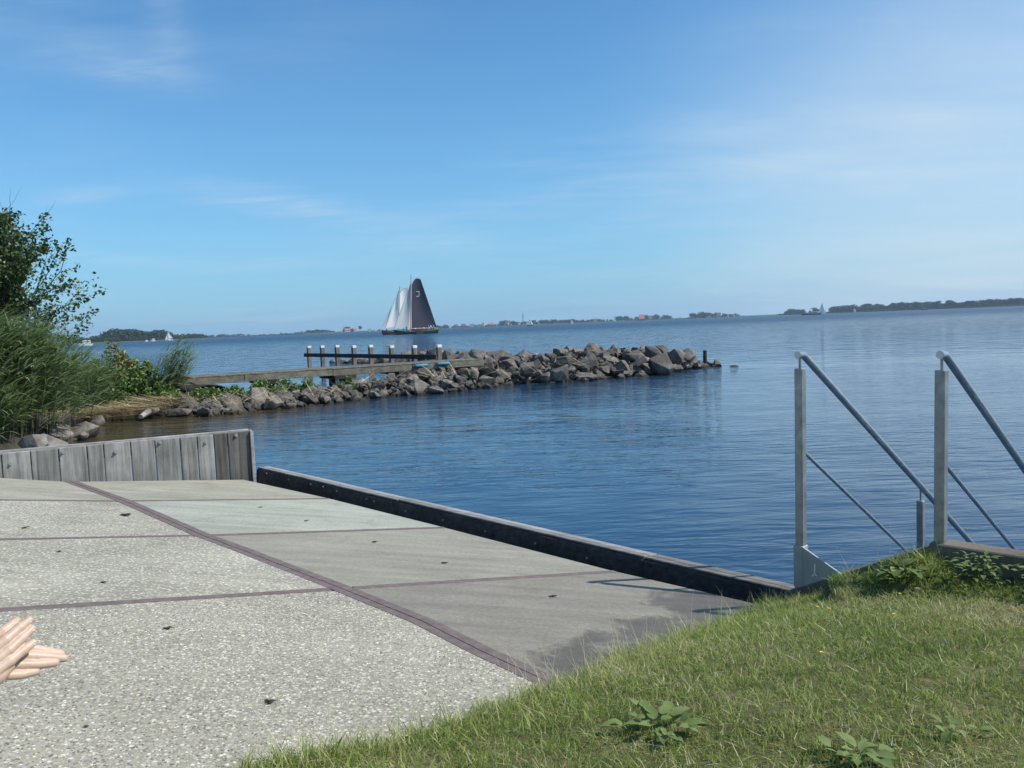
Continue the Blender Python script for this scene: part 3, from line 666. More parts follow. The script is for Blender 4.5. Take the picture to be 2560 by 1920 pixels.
# broad-leaved weeds: every leaf a part
M['weed'] = leaf_mat('weed_leaf', [(0, (0.15, 0.22, 0.06)), (0.5, (0.24, 0.31, 0.10)), (1, (0.34, 0.38, 0.16))], 0.55, 0.45, spec=0.4)
def leaf_mesh(len_, wid, droop, lobes=0.0):
    n = 7; V, Fq = [], []
    for i in range(n):
        f = i / (n - 1); wv = wid * math.sin(math.pi * min(1, 0.06 + f * 0.94) ** 0.8) * (1 + lobes * math.sin(f * 22)) / 2
        zc = -droop * f * f * len_
        V += [(f * len_, -wv, zc + 0.22 * wv), (f * len_, 0, zc), (f * len_, wv, zc + 0.22 * wv)]
    for i in range(n - 1):
        a = i * 3; Fq += [(a, a + 1, a + 4, a + 3), (a + 1, a + 2, a + 5, a + 4)]
    tone = np.full(len(V), random.random())
    me = np_mesh('leaf', V, Fq, {'tone': tone}); me.materials.append(M['weed']); me.shade_smooth(); return me
def weed(loc, n, size, label, tall=0.0, spread=0.05, seed=0):
    rr = random.Random(seed); w_ = empty('broadleaf_weed', loc, label=label, cat='weed', group='broad-leaved weeds in the grass')
    ms = [leaf_mesh(size * k, size * k * rr.uniform(0.5, 0.75), rr.uniform(0.1, 0.5), 0.06) for k in (0.7, 0.85, 1.0, 1.15)]
    for i in range(n):
        o = link('leaf', rr.choice(ms), None, w_); a = rr.uniform(0, 6.28); d_ = rr.uniform(0, spread)
        o.location = (math.cos(a) * d_, math.sin(a) * d_, 0.015 + rr.uniform(0, tall)); s = rr.uniform(0.75, 1.15)
        o.rotation_euler = (rr.uniform(-0.3, 0.3), rr.uniform(-0.7, 0.05), a + rr.uniform(-0.5, 0.5)); o.scale = (s, s, s)
    return w_
def grass_pt(px, py):
    """where a photo pixel meets the turf"""
    r_ = ray(px, py); lo = 0.4
    for k in range(900):
        p = CAM + r_ * (lo + k * 0.006); zg = float(grass_z(np.array([p[0]]), np.array([p[1]]))[0][0])
        if p[2] < zg: return Vector((p[0], p[1], zg))
    return Vector(p)
weed(grass_pt(1640, 1835), 44, 0.045, 'broad-leaved weed clump in the turf nearest the pebbled slab', 0.03, 0.10, 1)
weed(grass_pt(2150, 1900), 20, 0.040, 'broad-leaved weed low in the turf at the bottom edge, right of the larger clump', 0.012, 0.07, 2)
weed(grass_pt(2400, 1840), 12, 0.034, 'small broad-leaved weed in the turf, nearest the bottom right corner', 0.012, 0.05, 3)
def by_wall(aw, dw, dz):
    q = POST1 + cw * aw - cn * dw; return Vector((q[0], q[1], float(grass_z(np.array([q[0]]), np.array([q[1]]))[0][0]) + dz))
weed(by_wall(0.56, 0.20, -0.05), 90, 0.050, 'tall bright green nettle-like weed in front of the second railing post', 0.075, 0.11, 4)
weed(by_wall(0.84, 0.09, 0.0), 170, 0.032, 'darker small-leaved weed hanging by the wall right of the second post', 0.13, 0.14, 5)
weed(by_wall(1.10, 0.07, 0.0), 170, 0.032, 'small-leaved weed hanging by the wall nearest the right edge', 0.13, 0.14, 6)
M['yellow'] = plain('yellow_petal', (0.75, 0.5, 0.03), 0.5, 0.1, 10)
bm = bmesh.new()
for k in range(6):
    a = k * math.pi / 3; box(bm, (math.cos(a) * 0.003, math.sin(a) * 0.003, 0.022), (math.cos(a) * 0.0026, math.sin(a) * 0.0026, 0.001), (-math.sin(a) * 0.002, math.cos(a) * 0.002, 0), (0, 0, 0.0008))
tube(bm, [(0, 0, 0), (0, 0, 0.022)], 0.001, 5)
fm = bpy.data.meshes.new('yellow_flower'); bm.to_mesh(fm); bm.free(); fm.materials.append(M['yellow'])
for px_, py_ in ((2044, 1530), (2074, 1535), (2250, 1498), (2054, 1648), (2235, 1550)):
    o = link('yellow_flower', fm, None, label='tiny yellow flower low in the turf between the ramp and the weeds', cat='flower', group='tiny yellow flowers in the turf')
    o.location = grass_pt(px_, py_)

# ------------------------------------------------------------------ stair wall and railings
sw = empty('stair_wall', (POST1[0], POST1[1], 0.45), label='low concrete wall edging the grass where the stair railings stand', cat='wall')
c3, n3 = Vector((cw[0], cw[1], 0)), Vector((cn[0], cn[1], 0))
def wall_piece(s0, s1, z0, z1, name, mat, w0=-0.035, w1=0.075, depth=1.0):
    bm = bmesh.new(); P0 = Vector((POST1[0], POST1[1], 0))
    for s, zz in ((s0, z0), (s1, z1)):
        pass
    v = []
    for s, zz in ((s0, z0), (s1, z1)):
        for wv, dz in ((w0, 0), (w1, 0), (w1, -depth), (w0, -depth)): v.append(bm.verts.new(P0 + c3 * s + n3 * wv + Vector((0, 0, zz + dz))))
    for f in ((0, 1, 2, 3), (7, 6, 5, 4), (0, 4, 5, 1), (1, 5, 6, 2), (2, 6, 7, 3), (3, 7, 4, 0)): bm.faces.new([v[i] for i in f])
    bmesh.ops.recalc_face_normals(bm, faces=bm.faces[:]); bevel(bm, 0.006)
    o = from_bm(name, bm, mat, sw); o.matrix_parent_inverse = Matrix.Translation(-sw.location); return o
wall_piece(-0.075, 0.61, 0.42, 0.765, 'sloping_coping', M['coping'])
wall_piece(0.613, 1.35, 0.785, 0.785, 'coping', M['coping'])
wall_piece(1.353, 4.0, 0.785, 0.785, 'coping', M['coping'])
RDIR = Vector((1.03, 0.89, -0.89)).normalized()
rh = Vector((1.03, 0.89, 0)).normalized(); rs = Vector((rh.y, -rh.x, 0))
def railing(P, label, zbase, gusset):
    r_ = empty('stair_railing', (P[0], P[1], zbase), label=label, cat='railing', group='steel railings beside the steps into the water')
    hz = 1.6 - zbase
    hx = 0.0205 if gusset else 0.0215
    bm = bmesh.new(); top = hz - 0.065; lean = Vector((0.010, 0, 0)) 
    z0 = -0.25 if not gusset else 0.0
    box(bm, lean * ((top + z0) / 2 / top) + Vector((0, 0, (top + z0) / 2)), rh * hx, rs * hx, Vector((lean.x / 2, 0, (top - z0) / 2))); bevel(bm, 0.004)
    from_bm('post', bm, M['steel'], r_)
    bm = bmesh.new(); tube(bm, [(lean.x, 0, top - 0.005), (lean.x, 0, hz - 0.012)], 0.0065, 8); from_bm('pin', bm, M['steel'], r_)
    T = Vector((lean.x, 0, hz)); bm = bmesh.new()
    pts = [T - rh * 0.02, T + rh * 0.015, T + rh * 0.035 + Vector((0, 0, -0.004)), T + rh * 0.05 + Vector((0, 0, -0.013))]
    e = pts[-1]; pts += [e + RDIR * 0.03] + [e + RDIR * s for s in (0.6, 1.2, 1.9, 2.6)]
    tube(bm, pts, 0.0175, 18); o = from_bm('handrail', bm, M['tube'], r_, True)
    q = Vector((lean.x * 0.6, 0, 1.13 - zbase)) + rh * hx; bm = bmesh.new(); tube(bm, [q, q + RDIR * 1.0, q + RDIR * 2.0], 0.0092, 12); from_bm('lower_rail', bm, M['tube'], r_, True)
    for tt in (1.36, 2.45):
        c = rh * tt; zt = hz - 0.89 / 1.361 * (tt - 0.05) - 0.013
        bm = bmesh.new(); zz0 = -zbase - 0.4; ztop_ = zt - 0.075
        box(bm, c + Vector((0, 0, (ztop_ + zz0) / 2)), rh * 0.019, rs * 0.019, (0, 0, (ztop_ - zz0) / 2)); bevel(bm, 0.004); from_bm('lower_post', bm, M['steel'], r_)
        bm = bmesh.new(); tube(bm, [c + Vector((0, 0, ztop_ - 0.004)), c + Vector((0, 0, zt))], 0.006, 8); from_bm('pin', bm, M['steel'], r_)
    if gusset:
        bm = bmesh.new(); box(bm, (0, 0, 0.105), rh * 0.026, rs * 0.026, (0, 0, 0.105)); bevel(bm, 0.003); from_bm('sleeve', bm, M['gusset'], r_)
        bm = bmesh.new(); th = n3 * 0.005
        a, b_, c = c3 * 0.024 + Vector((0, 0, 0.207)), c3 * 0.225 + Vector((0, 0, 0.105)), c3 * 0.024 + Vector((0, 0, 0.012))
        c2 = c3 * 0.225 + Vector((0, 0, 0.098))
        vs0 = [bm.verts.new(p - n3 * 0.026) for p in (a, b_, c2, c)]; vs1 = [bm.verts.new(p - n3 * 0.016) for p in (a, b_, c2, c)]
        bm.faces.new(vs0); bm.faces.new(vs1[::-1])
        for i in range(4): bm.faces.new((vs0[i], vs0[(i + 1) % 4], vs1[(i + 1) % 4], vs1[i]))
        bmesh.ops.recalc_face_normals(bm, faces=bm.faces[:]); gp = from_bm('gusset_plate', bm, M['gusset'], r_)
        bm = bmesh.new()
        for (u0, v0, u1, v1, wd) in ((0.085, 0.135, 0.083, 0.085, 0.0035), (0.083, 0.09, 0.072, 0.072, 0.003), (0.083, 0.085, 0.095, 0.078, 0.003)):
            p0, p1 = c3 * u0 + Vector((0, 0, v0)) - n3 * 0.0262, c3 * u1 + Vector((0, 0, v1)) - n3 * 0.0262
            d_ = (p1 - p0); sd = d_.normalized().cross(n3) * wd
            box(bm, (p0 + p1) / 2, d_ / 2, sd, n3 * 0.0006)
        from_bm('scratch', bm, M['scratch'], gp)
    return r_
railing(POST1, 'steel stair railing with a triangular plate at its foot, nearer the ramp kerb', 0.455, True)
railing(POST2, 'steel stair railing rising behind the weed clump, nearer the right edge', 0.70, False)

# ------------------------------------------------------------------ left bank, breakwater
bank_px = [(-700, 1165), (0, 1142), (70, 1130), (130, 1112), (215, 1098), (200, 1064), (165, 1052), (270, 1040), (390, 1034), (450, 1040)]
bank = [tuple(at_z(*p))[:2] for p in bank_px] + [(-6.6, 22.0), (-7.4, 24.0), (-10, 25), (-18, 27), (-24, 20)]
bx_ = np.array(bank)
def poly_dist(P, x, y):
    best = np.full(x.shape, 1e9)
    for i in range(len(P)):
        x1, y1 = P[i]; x2, y2 = P[(i + 1) % len(P)]; ex, ey = x2 - x1, y2 - y1
        tt = np.clip(((x - x1) * ex + (y - y1) * ey) / (ex * ex + ey * ey + 1e-9), 0, 1)
        best = np.minimum(best, np.hypot(x - x1 - tt * ex, y - y1 - tt * ey))
    ins = inside(P, x.ravel(), y.ravel()).reshape(x.shape)
    return np.where(ins, best, -best)
def bank_z(x, y):
    d = poly_dist(bank, x, y); return np.where(d > 0, np.minimum(0.5, d * 0.45) + 0.03 * gnoise(x, y), d * 0.5 - 0.02), d
gx, gy = np.meshgrid(np.arange(-24, -5, 0.25), np.arange(11, 28, 0.25), indexing='ij')
gz, gd = bank_z(gx, gy); ni, nj = gx.shape; idx = np.arange(ni * nj).reshape(ni, nj); ok = gd > -1.2
fok = ok[:-1, :-1] & ok[1:, :-1] & ok[1:, 1:] & ok[:-1, 1:]
faces = np.stack([idx[:-1, :-1], idx[1:, :-1], idx[1:, 1:], idx[:-1, 1:]], -1)[fok]
used = np.unique(faces); rem = np.full(ni * nj, -1); rem[used] = np.arange(len(used))
link('shore', np_mesh('shore', np.stack([gx.ravel(), gy.ravel(), gz.ravel()], 1)[used], rem[faces]), M['soil'], smooth=True, kind='structure', label='overgrown muddy shore left of the breakwater')

def stone_mesh(seed):
    rr = random.Random(seed); bm = bmesh.new()
    for k in range(rr.randint(11, 17)):
        v = Vector((rr.gauss(0, 1), rr.gauss(0, 1), rr.gauss(0, 1))).normalized(); v = Vector((v.x * rr.uniform(0.42, 0.56), v.y * rr.uniform(0.38, 0.5), v.z * rr.uniform(0.32, 0.44))); bm.verts.new(v)
    bmesh.ops.convex_hull(bm, input=bm.verts[:])
    bmesh.ops.delete(bm, geom=[v for v in bm.verts if not v.link_faces], context='VERTS')
    bmesh.ops.bevel(bm, geom=bm.edges[:], offset=0.011, segments=1, affect='EDGES')
    me = bpy.data.meshes.new('stone'); bm.to_mesh(me); bm.free(); me.materials.append(M['stone']); return me
STONES = [stone_mesh(100 + i) for i in range(26)]
nw_px = [(400, 1040), (520, 1045), (640, 1030), (800, 1015), (950, 995), (1110, 985), (1300, 960), (1450, 955), (1600, 943), (1700, 930), (1765, 920), (1812, 915)]
NW = [at_z(*p) for p in nw_px]
def path(P, s):
    d = [0]
    for a, b_ in zip(P, P[1:]): d.append(d[-1] + (b_ - a).length)
    s = max(0, min(1, s)) * d[-1]
    for i in range(len(P) - 1):
        if s <= d[i + 1] + 1e-9:
            f = (s - d[i]) / max(1e-9, d[i + 1] - d[i]); tng = (P[min(i + 2, len(P) - 1)] - P[max(i - 1, 0)]); tng.z = 0
            return P[i].lerp(P[i + 1], f), tng.normalized()
    return P[-1], (P[-1] - P[-2]).normalized()
bw = empty('breakwater', (NW[5].x, NW[5].y + 1, 0), label='long heap of grey broken stones running out into the lake', cat='breakwater')
fill = []
def add_stone(p, size, squash=1.0):
    o = link('stone', random.choice(STONES), None, bw); o.location = p - bw.location
    o.rotation_euler = (random.gauss(0, 0.5), random.gauss(0, 0.5), random.uniform(0, 6.28)); o.scale = (size * random.uniform(0.85, 1.2), size * random.uniform(0.8, 1.1), size * random.uniform(0.8, 1.15) * squash)
W_KEY = [0, 0.2, 0.32, 0.42, 0.55, 0.75, 0.9, 1.0]
W_VAL = [1.7, 1.8, 2.1, 3.4, 4.4, 4.6, 3.2, 0.9]
H_VAL = [0.24, 0.28, 0.36, 0.58, 0.74, 0.86, 0.74, 0.12]
def crest(s, f):
    wd = np.interp(s, W_KEY, W_VAL); hh = np.interp(s, W_KEY, H_VAL)
    prof = min(1, f / 0.42) ** 0.75 if f < 0.6 else max(0, 1 - (f - 0.6) / 0.5)
    return wd, hh * prof
s = 0.0; total = sum((b_ - a).length for a, b_ in zip(NW, NW[1:])); cnt = 0
cells = []
for i in range(int(total / 0.52)):
    sv = (i + 0.5) * 0.52 / total; wd, _ = crest(sv, 0.5)
    nrow = int(wd / 0.50)
    for j in range(nrow): cells.append((sv, (j + 0.2) / max(1, nrow), j))
random.Random(3).shuffle(cells); cells.sort(key=lambda c: c[2])
for sv, f, j in cells:
    if cnt >= 225: break
    sv2 = sv + random.uniform(-0.3, 0.3) / total; f2 = min(1, max(0, f + random.uniform(-0.06, 0.06)))
    wd, hz = crest(sv2, f2); p, tg = path(NW, sv2); nr = Vector((-tg.y, tg.x, 0))
    if nr.y < 0: nr = -nr
    size = random.choice((0.34, 0.4, 0.46, 0.52, 0.6, 0.72)) * (0.85 if j == 0 else 1.0)
    add_stone(p + nr * (f2 * wd + 0.08) + Vector((0, 0, hz - 0.16 * size + random.uniform(-0.06, 0.08))), size); cnt += 1
# big blocks that stand out on the crest of the outer end
for px_, py_, D, sz in ((1640, 890, 28.2, 0.95), (1585, 895, 28.0, 0.85), (1690, 895, 28.6, 0.85), (1725, 895, 29.0, 0.85), (1600, 905, 27.0, 0.85), (1650, 915, 26.9, 1.05), (1475, 900, 26.5, 0.8), (1405, 905, 25.6, 0.9), (1320, 920, 25.2, 0.85), (1500, 890, 28, 0.8), (1560, 885, 29, 0.75), (1400, 930, 24.8, 0.75)):
    add_stone(at_d(px_, py_, D), sz); cnt += 1
# far arm behind the posts
FA = [Vector((-10.2, 50, 0)), Vector((-7.0, 46, 0)), Vector((-3.0, 39, 0)), Vector((0.2, 32.5, 0)), Vector((1.6, 29.5, 0))]
for i in range(46):
    sv = (i + 0.5) / 46; p, tg = path(FA, sv); nr = Vector((-tg.y, tg.x, 0)); hh = 0.05 + 0.62 * min(1, max(0, (sv - 0.12) / 0.3))
    add_stone(p + nr * random.uniform(-0.5, 0.5) + Vector((0, 0, hh - 0.28)), random.uniform(0.8, 1.2)); cnt += 1
# small rubble and core beneath, joined
bm = bmesh.new(); rr = random.Random(11)
def rubble(p, size):
    me = rr.choice(STONES); M_ = Matrix.Translation(p) @ Matrix.Rotation(rr.uniform(0, 6.28), 4, Vector((rr.gauss(0, 1), rr.gauss(0, 1), rr.gauss(0, 1))).normalized()) @ Matrix.Scale(size, 4)
    n0 = len(bm.verts); bm.from_mesh(me); bm.verts.ensure_lookup_table()
    for v in bm.verts[n0:]: v.co = M_ @ v.co
for i in range(1700):
    sv = rr.random(); f = rr.random(); wd, hz = crest(sv, f); p, tg = path(NW, sv); nr = Vector((-tg.y, tg.x, 0))
    if nr.y < 0: nr = -nr
    rubble(p + nr * (f * wd + 0.12) + Vector((0, 0, hz - rr.uniform(0.06, 0.2))), rr.uniform(0.16, 0.36))
for i in range(160):
    sv = rr.random(); p, tg = path(FA, sv); nr = Vector((-tg.y, tg.x, 0)); hh = 0.05 + 0.5 * min(1, max(0, (sv - 0.1) / 0.3))
    rubble(p + nr * rr.uniform(-1.1, 1.1) + Vector((0, 0, hh * rr.uniform(0, 0.8) - 0.05)), rr.uniform(0.4, 0.7))
o = from_bm('rubble', bm, M['stone'], bw, kind='stuff'); o.matrix_parent_inverse = Matrix.Translation(-bw.location)
gs_, gf_ = np.meshgrid(np.linspace(0, 1, 70), np.linspace(-0.02, 1.12, 16), indexing='ij'); V = []
for a, f in zip(gs_.ravel(), gf_.ravel()):
    wd, hz = crest(a, max(0, f)); p, tg = path(NW, a); nr = Vector((-tg.y, tg.x, 0)); nr = -nr if nr.y < 0 else nr
    V.append(p + nr * f * wd + Vector((0, 0, (hz if f >= 0 else -0.2) - 0.36)))
idx = np.arange(70 * 16).reshape(70, 16)
faces = np.stack([idx[:-1, :-1], idx[1:, :-1], idx[1:, 1:], idx[:-1, 1:]], -1).reshape(-1, 4)
o = link('core', np_mesh('core', V, faces), M['soil'], bw); o.matrix_parent_inverse = Matrix.Translation(-bw.location)

# boulders by the reeds
for px_, py_, zz, sz, lab in ((200, 1080, 0.12, 0.72, 'grey boulder with a flat lit face at the water edge left of the dry reeds'),
                              (165, 1058, 0.2, 0.62, 'grey boulder behind the lit one, partly under the reeds'),
                              (150, 1090, 0.1, 0.62, 'brownish low boulder left of the lit one at the water edge'),
                              (125, 1118, 0.08, 0.60, 'grey boulder just above the boards of the timber wall'),
                              (205, 1095, 0.05, 0.26, 'smallest boulder at the water edge below the lit one'),
                              (236, 1060, 0.05, 0.5, 'flat dark boulder at the right end of the boulders below the dry reeds'),
                              (365, 1000, 0.30, 0.55, 'grey boulder half hidden by plants at the end of the dry reed heap'),
                              (85, 1112, 0.2, 0.55, 'shaded boulder under the reed tips at the far left')):
    o = link('boulder', random.choice(STONES), None, label=lab, cat='boulder', group='boulders below the reeds'); o.location = at_z(px_, py_, zz)
    o.rotation_euler = (random.gauss(0, 0.4), random.gauss(0, 0.4), random.uniform(0, 6.28)); o.scale = (sz * 1.15, sz, sz * 0.9)

# mooring pole at the tip
p = at_z(1763, 917, 0.0); bm = bmesh.new(); tube(bm, [(0, 0, -1), (0, 0, 0.3), (0.005, 0, 0.60)], [0.075, 0.072, 0.068], 14)
o = from_bm('mooring_pole', bm, M['jetty_dark'], label='dark wooden pole standing at the outer tip of the breakwater', cat='pole'); o.location = p
o = link('boulder', STONES[3], None, label='small dark boulder just breaking the water beyond the breakwater tip', cat='boulder'); o.location = at_z(1834, 918, -0.03); o.scale = (0.4, 0.3, 0.22)

# ------------------------------------------------------------------ jetty, posts, floats
J0, J1 = at_z(395, 948, 0.80), at_z(1209, 897, 0.80)
jd = (J1 - J0); jl = jd.length; jd.normalize(); jn = Vector((-jd.y, jd.x, 0))
J0 = J0 - jd * 0.3; jl += 0.3
jet = empty('jetty', J1, label='long low plank jetty running from the reeds to the stone breakwater', cat='jetty')
bm = bmesh.new(); box(bm, (0, 0, 0), jd * 0.0725, jn * 0.62, (0, 0, 0.016)); bevel(bm, 0.004)
dm = bpy.data.meshes.new('deck_board'); bm.to_mesh(dm); bm.free(); dm.materials.append(M['jetty'])
for i in range(int(jl / 0.15)):
    o = link('deck_board', dm, None, jet); o.location = J0 + jd * (i * 0.15 + 0.075) + jn * 0.58 + Vector((0, 0, -0.016 + random.uniform(-0.005, 0.005))) - J1
seglen = jl / 4
for i in range(4):
    bm = bmesh.new(); box(bm, (0, 0, 0), jd * (seglen / 2 - 0.008), jn * 0.035, (0, 0, 0.085)); bevel(bm, 0.006)
    me = bpy.data.meshes.new('fascia_beam'); bm.to_mesh(me); bm.free()
    for side in (0.0, 1.12):
        o = link('fascia_beam', me, M['jetty'], jet); o.location = J0 + jd * (seglen * (i + 0.5)) + jn * (side + 0.0) + Vector((0, 0, -0.122 + random.uniform(-0.008, 0.008))) - J1
for px_ in (468, 678, 858, 1015, 1200):
    tt = (at_z(px_, 948 - (px_ - 395) * 0.0627, 0.8) - J0).dot(jd); c = J0 + jd * tt
    bm = bmesh.new(); box(bm, (0, 0, 0), jd * 0.30, jn * 0.70, (0, 0, 0.05)); bevel(bm, 0.006); o = from_bm('cross_beam', bm, M['jetty_dark'], jet); o.location = c + jn * 0.55 + Vector((0, 0, -0.265)) - J1
    for side in (0.1, 1.0):
        bm = bmesh.new(); box(bm, (0, 0, 0), jd * 0.08, jn * 0.08, (0, 0, 0.5)); bevel(bm, 0.006); o = from_bm('pile', bm, M['jetty_dark'], jet); o.location = c + jn * side + Vector((0, 0, -0.82)) - J1
PA, PB = at_d(770, 865, 34.5), at_d(1094, 863, 25.9)
pf = empty('mooring_fence', PB, label='row of square posts with white caps joined by one dark rail beyond the jetty', cat='fence')
pd_ = Vector((PB.x - PA.x, PB.y - PA.y, 0)); pd_.normalize(); pn_ = Vector((-pd_.y, pd_.x, 0))
for px_ in (770, 803, 840, 882, 924, 976, 1033, 1094):
    # intersect the bearing with the fence line
    r_ = far(px_, 1.0); r_.z = 0; nrm = pn_; tt = Vector((PA.x, PA.y, 0)).dot(nrm) / r_.dot(nrm); c = r_ * tt
    zt = 1.27 + random.uniform(-0.015, 0.015)
    bm = bmesh.new(); box(bm, (0, 0, -0.9), pd_ * 0.072, pn_ * 0.072, (0, 0, 0.9)); bevel(bm, 0.008); o = from_bm('post', bm, M['post'], pf); o.location = Vector((c.x, c.y, zt - 0.085)) - PB
    bm = bmesh.new(); box(bm, (0, 0, 0.045), pd_ * 0.078, pn_ * 0.078, (0, 0, 0.045)); bevel(bm, 0.012, 2); q = from_bm('cap', bm, M['white'], o)
a = Vector((PA.x, PA.y, 0.90)) - pd_ * 0.15; b_ = Vector((PB.x, PB.y, 0.90)) + pd_ * 0.1
bm = bmesh.new(); box(bm, (0, 0, 0), pd_ * ((b_ - a).length / 2), pn_ * 0.035, (0, 0, 0.072)); bevel(bm, 0.006)
nf = pn_ if pn_.y < 0 else -pn_
o = from_bm('rail', bm, M['jetty_dark'], pf); o.location = (a + b_) / 2 + nf * 0.110 - PB
M['blue'] = plain('blue_plastic', (0.03, 0.16, 0.26), 0.5, 0.15, 12)
for x0, x1, yy, lab in ((1036, 1071, 915, 'blue fender hanging on the jetty side, left of the two'), (1091, 1125, 910, 'blue fender hanging on the jetty side, right of the two')):
    r0, r1 = Vector(ray(x0, yy)), Vector(ray(x1, yy - (x1 - x0) * 0.05)); q = J1 - jn * 0.10
    p0 = Vector(CAM) + r0 * ((q - Vector(CAM)).dot(jn) / r0.dot(jn)); p1 = Vector(CAM) + r1 * ((q - Vector(CAM)).dot(jn) / r1.dot(jn))
    d_ = (p1 - p0); bm = bmesh.new(); tube(bm, [d_ * f for f in (0, 0.04, 0.12, 0.88, 0.96, 1.0)], [0.02, 0.042, 0.055, 0.055, 0.042, 0.02], 12)
    tube(bm, [d_ * 0.1 + Vector((0, 0, 0.04)), d_ * 0.1 + Vector((0, 0, 0.2)) + jn * 0.06], 0.008, 5); tube(bm, [d_ * 0.9 + Vector((0, 0, 0.04)), d_ * 0.9 + Vector((0, 0, 0.2)) + jn * 0.06], 0.008, 5)
    o = from_bm('fender', bm, M['blue'], True, label=lab, cat='fender', group='blue fenders on the jetty') if False else from_bm('fender', bm, M['blue'], None, True, label=lab, cat='fender', group='blue fenders on the jetty'); o.location = p0

# ------------------------------------------------------------------ reeds, shore plants, tree
RT_ = [(0.0, (0.07, 0.13, 0.045)), (0.3, (0.17, 0.26, 0.10)), (0.6, (0.30, 0.38, 0.18)), (0.82, (0.44, 0.46, 0.26)), (1.0, (0.56, 0.48, 0.30))]
M['reed'] = leaf_mat('reed_leaf', RT_, 0.4, 0.4, spec=0.5)
M['reed_stem'] = leaf_mat('reed_stem', [(0, (0.07, 0.085, 0.03)), (1, (0.25, 0.22, 0.12))], 0.6, 0.1)
def reed_clump(cx, cy, rx, ry, n, h0, h1, label, lean=0.45, lf=9):
    x = RNG.normal(0, 0.45, n).clip(-1, 1) * rx + cx; y = RNG.normal(0, 0.45, n).clip(-1, 1) * ry + cy
    z = np.maximum(bank_z(x, y)[0], 0.0); hgt = RNG.uniform(h0, h1, n)
    e = np.hypot((x - cx) / rx, (y - cy) / ry); hgt *= 1 - 0.18 * e
    root = empty('reed_clump', (cx, cy, float(np.mean(z))), label=label, cat='reeds', group='reed clumps on the left shore')
    la = RNG.normal(-0.1, 0.45, n)
    v, f, tn = blades(x, y, z - 0.05, hgt, np.full(n, 0.010), RNG.uniform(0.02, 0.16, n), RNG.uniform(0.1, lean * 0.9, n), RNG.random(n), az=RNG.uniform(0, 6.28, n), seg=5, lean_az=la)
    o = link('stem', np_mesh('stem', v, f, {'tone': tn}), M['reed_stem'], root, kind='stuff'); toP(o, root)
    v5 = v.reshape(n, 12, 3); ps = []
    for k in range(lf):
        fr = RNG.uniform(0.25, 1.0, n); seg = np.clip((fr * 5).astype(int), 0, 4); fl = fr * 5 - seg
        a = v5[np.arange(n), seg * 2]; b_ = v5[np.arange(n), seg * 2 + 2]; q = a + (b_ - a) * fl[:, None]
        l_ = RNG.uniform(0.28, 0.58, n)
        laz = RNG.normal(-0.05, 0.55, n)                       # combed to the right by the wind
        ps.append(blades(q[:, 0], q[:, 1], q[:, 2], l_, RNG.uniform(0.020, 0.042, n), RNG.uniform(0.7, 1.35, n), RNG.uniform(0.2, 1.1, n), np.clip(RNG.normal(0.42, 0.2, n), 0, 1), az=laz + np.pi / 2 + RNG.normal(0, 0.5, n), seg=4, lean_az=laz))
    V, FF, T = merge(ps); o = link('leaves', np_mesh('leaves', V, FF, {'tone': T}), M['reed'], root, kind='stuff'); toP(o, root)
    return root
reed_clump(-10.6, 14.6, 1.5, 1.1, 420, 1.9, 2.4, 'tall dense green reed clump bent by the wind at the left edge', 0.6, 13)
reed_clump(-9.05, 15.0, 0.95, 0.9, 400, 1.6, 2.1, 'tall dense green reed clump right of the leftmost one, tips over the shore boulders', 0.7, 14)
reed_clump(-9.0, 14.0, 0.6, 0.4, 120, 0.7, 1.1, 'low reed clump just behind the timber wall', 0.8, 9)
reed_clump(-8.65, 20.9, 0.45, 0.5, 80, 1.1, 1.6, 'slender reed clump beside the jetty start, bent right', 0.8, 8)
reed_clump(-10.3, 19.4, 1.0, 0.6, 190, 1.1, 1.6, 'lower reed clump between the tall reeds and the brown seed heads', 0.7, 10)

def leaf_cloud(P, size, tone, flat=0.5, asp=0.6):
    """one small quad per point, random orientation"""
    n = len(P); nr = RNG.normal(0, 1, (n, 3)); nr[:, 2] = np.abs(nr[:, 2]) + flat; nr /= np.linalg.norm(nr, axis=1)[:, None]
    a = np.cross(nr, RNG.normal(0, 1, (n, 3))); a /= np.linalg.norm(a, axis=1)[:, None]; b_ = np.cross(nr, a)
    s = np.asarray(size)[:, None] * 0.5; b_ = b_ * asp
    V = np.stack([P - a * s, P + b_ * s - a * s * 0.1, P + a * s, P - b_ * s - a * s * 0.1], 1).reshape(-1, 3)
    return V, np.arange(4 * n).reshape(n, 4), np.repeat(tone, 4)
M['herb'] = leaf_mat('herb_leaf', [(0, (0.04, 0.095, 0.02)), (0.45, (0.11, 0.20, 0.05)), (0.8, (0.19, 0.28, 0.08)), (1, (0.28, 0.32, 0.13))], 0.5, 0.3)
M['seed'] = leaf_mat('seed_head', [(0, (0.14, 0.105, 0.045)), (0.5, (0.28, 0.21, 0.09)), (1, (0.40, 0.30, 0.14))], 0.7, 0.15)
M['twig'] = plain('twig_bark', (0.10, 0.085, 0.07), 0.85, 0.3, 20)
